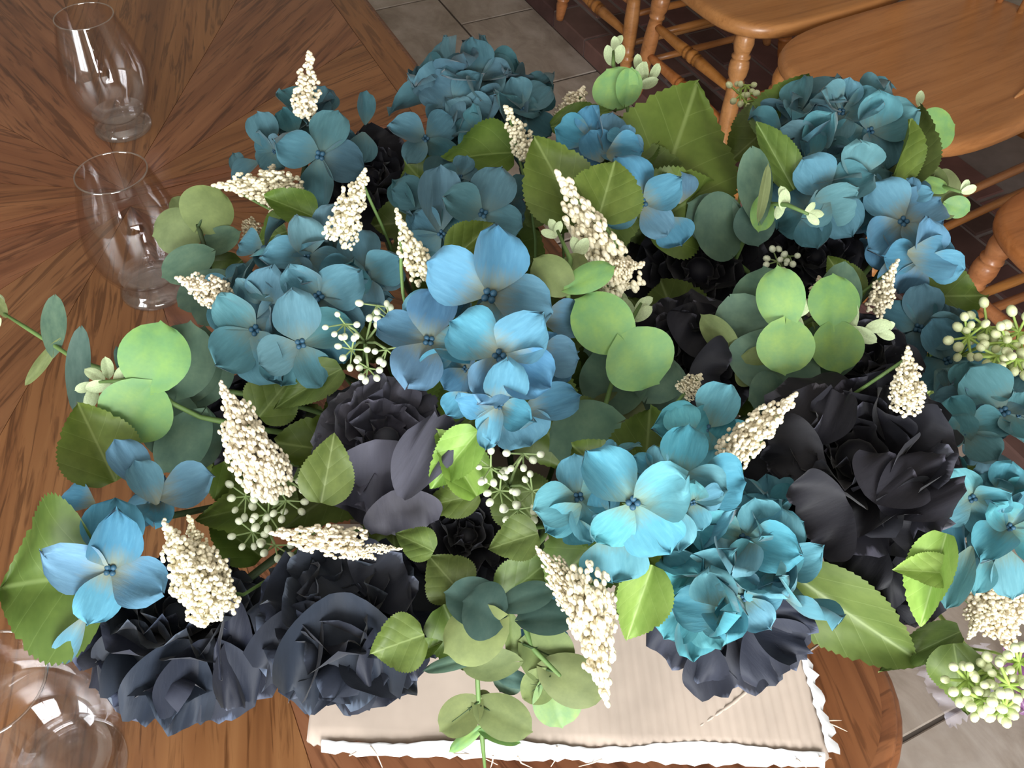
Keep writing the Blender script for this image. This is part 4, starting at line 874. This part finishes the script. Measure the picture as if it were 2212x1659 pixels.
# ---------------------------------------------------------------- eucalyptus
GE = 'eucalyptus sprigs in the bunch'
EM = {'L': EUL, 'D': EUD, 'O': EUO, 'T': EUT}
def eucalyptus(key, label, stem, leaves, buds=(), veined=(), dz=0.0, stemmat=None, srad=.0021):
    pts = [P(x, y_, zc(x, y_)+dz+d) for x, y_, d in stem]; begin(pts[-2]); pts = [p+SHIFT for p in pts]
    t = thing('eucalyptus_sprig', label, 'foliage', root_pos(pts[0]), GE); THINGS[key] = t
    a = WM[t.name].translation; i = _n['s']; _n['s'] += 1; ax0 = (pts[1]-pts[0]).normalized()
    low = stem_path(a, pts[0], ax0, .04, STEM_WAY.get(i, 0))[:-1]
    b_ = MB().tube(low+pts, [srad*1.2]*len(low)+[srad]*(len(pts)-1)+[srad*.6], 6).build('stem', stemmat or M_STEM, t, Matrix())
    STEMS.append((i, t, b_, (Vector(a), Vector(pts[0]), ax0, .04, srad*1.2), pts))
    for k, e_ in enumerate(leaves):
        mt = EM[e_[0]]; o = leafy(t, 'leaf', e_[1:], EL, mt, dz)
        if k in veined:
            vb = MB(); m_ = WM[o.name]
            vb.tube([(0, .0, -.03), (0, .3, -.04), (0, .68, -.02)], [.03, .02, .008], 5)
            for s in (-1, 1):
                for y_ in (.22, .42): vb.tube([(0, y_, -.035), (s*.2, y_+.16, -.03)], [.013, .005], 5)
            vb.v = [(x, y_, z+.055+.15*abs(x)) for x, y_, z in vb.v]
            vb.build('vein', M_VEIN, o, m_)
    for x, y_, s, r in buds:
        p = P(x, y_, zc(x, y_)+dz+.008); L = px(s, p); d = scr(r)
        u_, dv = settle(p); unit(u_, t, 'bud', [link('bud_leaf', with_mat(EL[rnd.randrange(4)], M_PALE), t, Matrix.Translation(dv) @ basis(p, d, nrm_at(p, rnd.uniform(-.5, .5), rnd.uniform(-.5, .5)), L*.6, L))], p+dv)
    return t
eucalyptus('e1', 'pale round-leaved eucalyptus sprig above the open blue floret by the table edge leaf', [(430, 900, -.03), (370, 870, -.012), (330, 828, .0), (270, 822, .012), (215, 825, .016)],
  [('D', 420, 860, 470, 730, 120, .2, .2, -.042), ('D', 400, 850, 440, 705, 130, .2, .2, -.034), ('D', 380, 850, 410, 695, 140, .1, .2, -.026), ('D', 400, 880, 430, 1020, 130, .3, -.2, -.046), ('D', 380, 860, 400, 1000, 140, .2, -.2, -.036), ('D', 360, 850, 375, 995, 130, .1, -.2, -.028), ('D', 430, 900, 350, 1020, 110, 0, -.3, -.034),
   ('L', 325, 832, 345, 695, 150, 0, .1, .002), ('L', 325, 832, 262, 948, 160, -.1, -.1, .002)],
  [(235, 815, 45, 100), (235, 830, 50, 190), (222, 820, 45, 150), (205, 840, 48, 250), (200, 830, 40, 200), (250, 825, 40, 60), (225, 850, 40, 270)])
eucalyptus('e2', 'thin eucalyptus shoot reaching out across the bare table', [(300, 820, -.02), (200, 790, .0), (150, 768, .01), (115, 745, .012), (60, 710, .014), (0, 672, .016)],
  [('D', 115, 752, 118, 637, 52, -.2, .4, .012), ('O', 120, 745, 55, 832, 26, .1, .2, .013), ('T', 165, 865, 175, 705, 55, -.4, .2, .0), ('T', 285, 830, 250, 748, 36, .4, .2, -.01), ('O', 10, 680, -8, 640, 22, 0, .1, .016)], [(2, 665, 30, 95), (0, 690, 26, 250)])
eucalyptus('e3', 'olive eucalyptus sprig in front of the half hidden tumbler', [(458, 615, -.045), (450, 560, -.014), (432, 500, .004), (425, 485, .008)],
  [('O', 428, 490, 470, 405, 118, .1, .2, .006), ('O', 428, 492, 330, 510, 105, -.2, .1, .004), ('O', 410, 470, 372, 428, 52, -.3, .2, -.004), ('D', 455, 545, 350, 600, 80, -.2, 0, -.006), ('D', 480, 600, 385, 665, 85, -.1, -.2, -.012), ('D', 500, 600, 430, 700, 100, -.1, 0, -.03), ('D', 440, 540, 520, 500, 60, .2, .4, -.014)], [], (0, 1), stemmat=M_STEMD)
eucalyptus('e4', 'broad eucalyptus sprig with bright top pair right of the wide blue florets', [(1300, 900, -.03), (1330, 800, -.01), (1345, 735, .01), (1365, 690, .02), (1385, 655, .026)],
  [('D', 1330, 920, 1185, 980, 170, 0, -.2, -.022), ('O', 1370, 880, 1290, 960, 150, -.1, -.2, -.012), ('D', 1380, 770, 1450, 930, 150, .3, -.1, -.016), ('D', 1330, 760, 1320, 905, 150, -.1, -.1, -.004), ('D', 1350, 730, 1260, 760, 120, -.2, .1, -.012), ('D', 1400, 860, 1440, 770, 120, .2, .1, -.02),
   ('L', 1348, 738, 1240, 648, 135, -.2, .2, .022), ('L', 1348, 735, 1425, 830, 165, .1, -.1, .026)],
  [(1365, 690, 50, 110), (1372, 680, 45, 60), (1350, 670, 40, 100), (1380, 660, 36, 30), (1375, 690, 45, 40)])
eucalyptus('e5', 'small light eucalyptus pair below the large cream berry spike', [(1230, 680, -.03), (1226, 625, .0), (1232, 560, .012), (1205, 500, .02)],
  [('O', 1225, 622, 1155, 560, 85, -.2, .3, .004), ('L', 1228, 620, 1325, 575, 65, .2, .5, .006), ('O', 1225, 600, 1260, 550, 60, .1, .4, -.004), ('O', 1230, 640, 1300, 640, 70, .1, .2, -.01)],
  [(1245, 555, 45, 60), (1250, 550, 40, 110), (1205, 505, 34, 120), (1202, 508, 30, 70), (1200, 512, 32, 160)])
eucalyptus('e6', 'twin-headed eucalyptus sprig over the ruffled black peony', [(1700, 800, -.04), (1705, 740, -.02), (1700, 690, .0), (1720, 660, .014)],
  [('D', 1640, 760, 1580, 640, 130, -.3, .2, -.03), ('D', 1660, 700, 1650, 580, 140, -.2, .3, -.02), ('D', 1690, 730, 1650, 845, 190, -.1, -.2, -.012), ('D', 1760, 720, 1780, 825, 160, .2, -.2, -.02), ('D', 1800, 700, 1820, 570, 90, .3, .2, -.014), ('O', 1650, 800, 1600, 770, 100, -.3, 0, -.035), ('D', 1690, 840, 1620, 860, 110, 0, -.2, -.036), ('O', 1590, 760, 1520, 680, 60, -.2, .3, -.03),
   ('L', 1695, 698, 1680, 578, 105, -.3, .2, .006), ('L', 1697, 700, 1697, 806, 120, 0, -.2, .008), ('L', 1795, 700, 1795, 595, 110, .3, .3, .006), ('L', 1795, 700, 1812, 802, 110, .2, -.2, .006)],
  [(1718, 670, 45, 90), (1715, 680, 55, 280), (1725, 680, 40, 50), (1835, 705, 60, 95), (1840, 710, 55, 330), (1870, 708, 50, 10), (1890, 712, 38, 20), (1890, 716, 38, 340)])
eucalyptus('e7', 'dusty eucalyptus sprig between the big serrated leaf and the tall blue hydrangea', [(1590, 560, -.04), (1630, 470, -.01), (1650, 440, .0), (1700, 442, .012), (1745, 462, .018)],
  [('D', 1640, 460, 1625, 320, 85, -.7, .2, .0), ('D', 1600, 480, 1500, 500, 150, -.2, -.1, -.02), ('T', 1620, 450, 1640, 530, 90, .3, -.2, -.008), ('L', 1650, 430, 1640, 500, 60, .5, 0, .002), ('O', 1640, 470, 1660, 355, 24, .3, .1, .008), ('D', 1590, 500, 1490, 440, 110, -.1, 0, -.024)],
  [(1690, 450, 42, 80), (1700, 440, 40, 110), (1690, 440, 36, 250), (1745, 462, 34, 0), (1740, 460, 30, 50), (1745, 465, 30, 320)])
eucalyptus('e8', 'pale-budded eucalyptus tip standing against the hearth bricks', [(1370, 290, -.03), (1355, 230, .0), (1340, 190, .006), (1325, 140, .02), (1325, 110, .026)],
  [('L', 1345, 222, 1310, 150, 105, -.1, .3, .0), ('L', 1350, 222, 1290, 180, 70, -.3, .3, -.002), ('L', 1350, 225, 1365, 145, 60, .2, .3, .002)],
  [(1318, 135, 38, 100), (1336, 135, 40, 80), (1330, 110, 32, 95), (1375, 170, 42, 60), (1395, 172, 40, 100), (1405, 170, 38, 60), (1380, 150, 34, 95), (1330, 100, 28, 60), (1385, 185, 40, 20)])
eucalyptus('e9', 'light eucalyptus sprig beside the sky blue head near the chair seat', [(1930, 520, -.04), (1990, 420, -.02), (2030, 400, .0), (2075, 415, .01)],
  [('L', 1985, 290, 2062, 268, 95, .2, .2, .004), ('O', 2000, 440, 2010, 355, 80, -.1, .3, -.012), ('O', 2010, 420, 2080, 420, 110, .2, .2, -.006), ('L', 1985, 395, 2050, 410, 40, 0, .5, .004), ('L', 2045, 440, 2095, 455, 50, .2, -.1, -.01)],
  [(1985, 225, 30, 80), (2078, 415, 34, 20), (2078, 412, 28, 60), (1990, 425, 40, 330)])
eucalyptus('e10', 'drooping eucalyptus sprig trailing over the cardboard flap', [(1090, 1250, -.02), (1130, 1340, .0), (1150, 1400, .0), (1210, 1460, .0)],
  [('T', 1080, 1330, 960, 1280, 120, -.2, .6, .004), ('T', 1080, 1340, 1000, 1300, 150, -.1, .8, .012), ('T', 1090, 1310, 1200, 1275, 75, .2, .8, .004), ('T', 1130, 1340, 1245, 1335, 90, .2, .7, .010), ('O', 1080, 1340, 960, 1410, 130, -.1, 0, .012), ('D', 1030, 1420, 915, 1450, 34, -.2, .2, .0), ('O', 1110, 1430, 1000, 1440, 70, 0, -.1, .002), ('O', 1130, 1390, 1240, 1440, 125, .1, -.1, .004), ('O', 1180, 1445, 1310, 1500, 115, .1, -.1, -.002), ('L', 1190, 1460, 1215, 1572, 110, .1, -.2, -.008), ('O', 1190, 1460, 1130, 1510, 75, -.1, -.1, -.004), ('D', 1110, 1450, 1080, 1495, 70, 0, -.1, -.008), ('T', 1080, 1460, 1145, 1475, 40, .1, .1, -.004), ('O', 1105, 1420, 1100, 1320, 45, .6, 0, .004), ('L', 960, 1380, 1010, 1430, 60, 0, .1, -.012)], [], (7, 8, 10))
eucalyptus('e10b', 'single eucalyptus shoot lying across the torn white edge of the flap', [(1030, 1440, .004), (1033, 1500, .004), (1037, 1550, .004), (1042, 1600, -.006), (1048, 1665, -.03)],
  [('O', 1035, 1515, 950, 1580, 85, -.1, 0, .006), ('O', 1037, 1525, 1150, 1580, 95, .1, 0, .008), ('O', 1035, 1515, 1060, 1498, 36, 0, .2, .002), ('L', 1035, 1575, 970, 1625, 30, 0, .1, .002), ('L', 1040, 1580, 1125, 1605, 34, 0, .2, .002)], [], (0, 1), srad=.0017)

# ---------------------------------------------------------------- cream beaded spikes
GS = 'cream beaded spikes in the bunch'
def spike(label, kind, bx_, by_, tx, ty, wpx, dz=.0, dt=.0, side=()):
    A = P(bx_, by_, zc(bx_, by_)+dz); B = PD(tx, ty, depth(A)-dt); d = B-A
    begin(A); t = thing('berry_spike', label, 'flower', root_pos(A), GS)
    stem_to(t, A+d*.85+SHIFT, d.normalized(), .0014, M_STEM, pull=.09)
    for (a, b_, k2, wp) in [(A, B, kind, wpx)]+[(P(x0, y0, zc(x0, y0)+dz), None, k_, (x1, y1, w_)) for x0, y0, x1, y1, w_, k_ in side]:
        if b_ is None: b_ = PD(wp[0], wp[1], depth(a)); wp = wp[2]
        sh = rnd.choice(SPK[k2]); ww = max(v_.co.x for v_ in sh.vertices)-min(v_.co.x for v_ in sh.vertices)
        dd = b_-a; s = px(wp, a)/ww
        u_, dv = settle(a); o = link('beads', sh, t, Matrix.Translation(dv) @ basis(a, dd, nrm_at(a, rnd.uniform(-.3, .3), .2), s, dd.length, s)); o['kind'] = 'stuff'; unit(u_, t, 'beads', [o], a+dv)
    return t
for a in (
  ('cream beaded spike upright above the dark teal hydrangea', 'slim', 657, 255, 668, 120, 64, .012),
  ('cream beaded spike lying towards the half hidden tumbler', 'mid', 640, 405, 462, 400, 78, .004, 0, ((575, 410, 590, 355, 60, 'slim'), (585, 430, 615, 480, 40, 'slim'))),
  ('cream beaded spike below the black peony near the tumblers', 'mid', 735, 515, 788, 370, 82, .01),
  ('slender cream beaded spike left of the widest blue floret', 'slim', 915, 610, 855, 455, 68, .008),
  ('cream beaded spike in front of the dense dusky teal hydrangea', 'slim', 1145, 345, 1092, 230, 62, .012),
  ('cream beaded spike rising against the floor tiles', 'mid', 1225, 265, 1262, 187, 72, -.012),
  ('largest cream beaded spike under the serrated leaf pair', 'mid', 1345, 610, 1208, 380, 105, .012, 0, ((1300, 600, 1390, 570, 55, 'slim'), (1330, 590, 1340, 640, 60, 'mid'))),
  ('short cream beaded tip against the broad chair seat', 'slim', 1870, 285, 1815, 222, 46, -.02),
  ('cream beaded spike pointing at the base of the half hidden tumbler', 'mid', 495, 645, 382, 600, 76, .004),
  ('thick cream beaded spike beside the pale round eucalyptus', 'fat', 580, 1050, 478, 828, 128, .012),
  ('thick white-lit beaded spike over the drooping navy peony', 'fat', 465, 1320, 355, 1130, 135, .03, 0, ((440, 1220, 408, 1118, 48, 'slim'),)),
  ('cream beaded spike lying between the plum peony and the navy one', 'mid', 770, 1170, 592, 1152, 74, .02, 0, ((750, 1180, 810, 1205, 44, 'slim'), (790, 1185, 865, 1185, 24, 'slim'))),
  ('long cream beaded spike hanging down onto the cardboard flap', 'mid', 1260, 1240, 1306, 1495, 105, .02, 0, ((1280, 1330, 1165, 1190, 90, 'fat'),)),
  ('cream beaded spike between the turquoise floret and the black peony', 'mid', 1575, 990, 1712, 858, 86, .014),
  ('small cream beaded tip beside the broad eucalyptus sprig', 'mid', 1478, 850, 1515, 808, 56, -.01),
  ('cream beaded spike between the twin eucalyptus heads', 'slim', 1752, 685, 1770, 598, 48, -.01),
  ('cream beaded spike below the sky blue hydrangea', 'slim', 1885, 675, 1938, 562, 58, .004),
  ('cream beaded spike over the faded grey-teal hydrangea', 'mid', 1962, 888, 1962, 760, 74, .02),
  ('large cream beaded cluster under the drooping turquoise hydrangea', 'fat', 2125, 1225, 2195, 1430, 160, -.004, 0, ((2170, 1240, 2090, 1390, 110, 'fat'),)),
  ('little white beaded tuft in the dusty eucalyptus', 'mid', 1640, 395, 1668, 362, 44, .004),
  ('pale beaded tuft behind the olive eucalyptus', 'slim', 555, 480, 520, 530, 46, -.02)):
    spike(*a)

# ---------------------------------------------------------------- white bud sprays
GB = 'budded sprays in the bunch'
def spray(label, root, umbels, bsize, dz=.0, stem=M_STEM, n=(5, 8), seed=1, reach=1.0, name='berry_spray'):
    r = random.Random(seed); A = P(root[0], root[1], zc(*root)+dz-.035); begin(A); A = A+SHIFT
    t = thing(name, label, 'flower', root_pos(A), GB); stem_to(t, A, (tocam(A)+Vector((0, 0, 1))).normalized(), .0016, stem)
    tw = MB()
    for x, y_, rad in umbels:
        c0 = P(x, y_, zc(x, y_)+dz-.012); c = c0+SHIFT; tw.tube([A, A.lerp(c, .5)+Vector((0, 0, .004)), c], .0011, 5)
        for k in range(r.randint(*n)):
            a = 2*math.pi*(k+r.uniform(-.3, .3))/n[1]; q = rad*reach*r.uniform(.55, 1.05)
            p = PD(x+q*math.cos(a), y_+q*math.sin(a), depth(c0)-r.uniform(.002, .016)); s = px(bsize*r.uniform(.85, 1.15), p); u_, dv = settle(p); p = p+dv
            lime = stem is M_LIMEST; q2 = 1.7 if lime else 1.0
            tw.tube([c, p], [.0008*q2, .0006*q2], 5, False);
            unit(u_, t, 'berry', [link('berry', with_mat(BERRY, M_LBERRY) if lime else BERRY, t, basis(p, p-c, tocam(p), s, s, s))], p)
    tw.build('twigs', M_STEML if stem is M_STEM else stem, t, Matrix())
spray('white bud spray tucked against the large full blue hydrangea', (790, 740), [(745, 700, 42), (815, 660, 40), (760, 755, 44), (835, 755, 44), (795, 795, 34), (840, 690, 36)], 15, .006, seed=3)
spray('white bud spray under the thick cream spike', (570, 1120), [(530, 1070, 48), (620, 1030, 46), (580, 1110, 46), (545, 1150, 46), (620, 1080, 44), (595, 1180, 44)], 17, .01, seed=5)
spray('white bud spray below the wide blue florets', (1100, 1050), [(1060, 1010, 44), (1130, 980, 44), (1080, 1060, 46), (1150, 1060, 46), (1120, 1100, 42)], 16, .0, seed=7)
spray('lime bud cluster beside the chair seat corner', (2070, 770), [(2090, 730, 46), (2130, 710, 50), (2170, 740, 48), (2150, 770, 46), (2195, 720, 46), (2190, 775, 40)], 19, .0, M_LIMEST, (7, 10), 9)
spray('lime bud cluster hanging past the table corner with white tips', (2090, 1400), [(2090, 1470, 50), (2140, 1450, 50), (2120, 1510, 50), (2180, 1480, 52), (2170, 1530, 36), (2200, 1430, 44)], 21, .006, M_LIMEST, (7, 10), 11)
spray('faint pale bud spray beside the tall blue hydrangea', (1610, 240), [(1600, 205, 34), (1630, 215, 30), (1612, 185, 26)], 13, -.01, M_LIMEST, (5, 7), 13)
spray('shaded bud spray under the dusky teal hydrangea', (1040, 420), [(1020, 400, 30), (1060, 395, 30)], 12, -.05, M_STEM, (5, 7), 15)
spray('shaded green bud spray by the black peony', (1690, 580), [(1680, 565, 28), (1705, 555, 28)], 13, -.035, M_STEM, (5, 7), 17)

# ---------------------------------------------------------------- plastic wrapper on the floor by the table corner
def crumple(name, label, pts, mat, seed, amp):
    r = random.Random(seed); A, B_, C_, D_ = [P(x, y_, FLOOR_Z) for x, y_ in pts]; n = 26; v = []; f = []
    ph = [(r.uniform(20, 90), r.uniform(20, 90), r.uniform(0, 6)) for _ in range(5)]
    for j in range(n+1):
        for i in range(n+1):
            s, t_ = i/n, j/n; p = A.lerp(B_, s).lerp(D_.lerp(C_, s), t_)
            z = sum(abs(math.sin(a*p.x+b_*p.y+c)) for a, b_, c in ph)/5*amp
            rim = (i in (0, n))+(j in (0, n))
            v.append((p.x+(r.uniform(-.006, .006) if rim else 0), p.y+(r.uniform(-.006, .006) if rim else 0), FLOOR_Z+.0015+z))
    for j in range(n):
        for i in range(n): a = j*(n+1)+i; f.append((a, a+1, a+n+2, a+n+1))
    return tag(link(name, mesh(name, v, f, mat)), label, 'wrapper')
tp = NT('clear_plastic', 0.15, 0.5); tp.color((0.80, 0.76, 0.90)); tp.b.inputs['Alpha'].default_value = 0.28
tq = NT('purple_plastic', 0.2, 0.5); tq.color((0.42, 0.16, 0.46)); tq.b.inputs['Alpha'].default_value = 0.55
crumple('plastic_wrapper', 'crumpled clear plastic wrapper on the floor tiles by the table corner', [(1960, 1440), (2120, 1400), (2150, 1500), (2050, 1585)], tp.m, 3, .03)
crumple('plastic_wrapper', 'crumpled purple plastic wrapper on the floor tiles under the lime buds', [(2150, 1420), (2240, 1400), (2260, 1600), (2195, 1540)], tq.m, 4, .03)
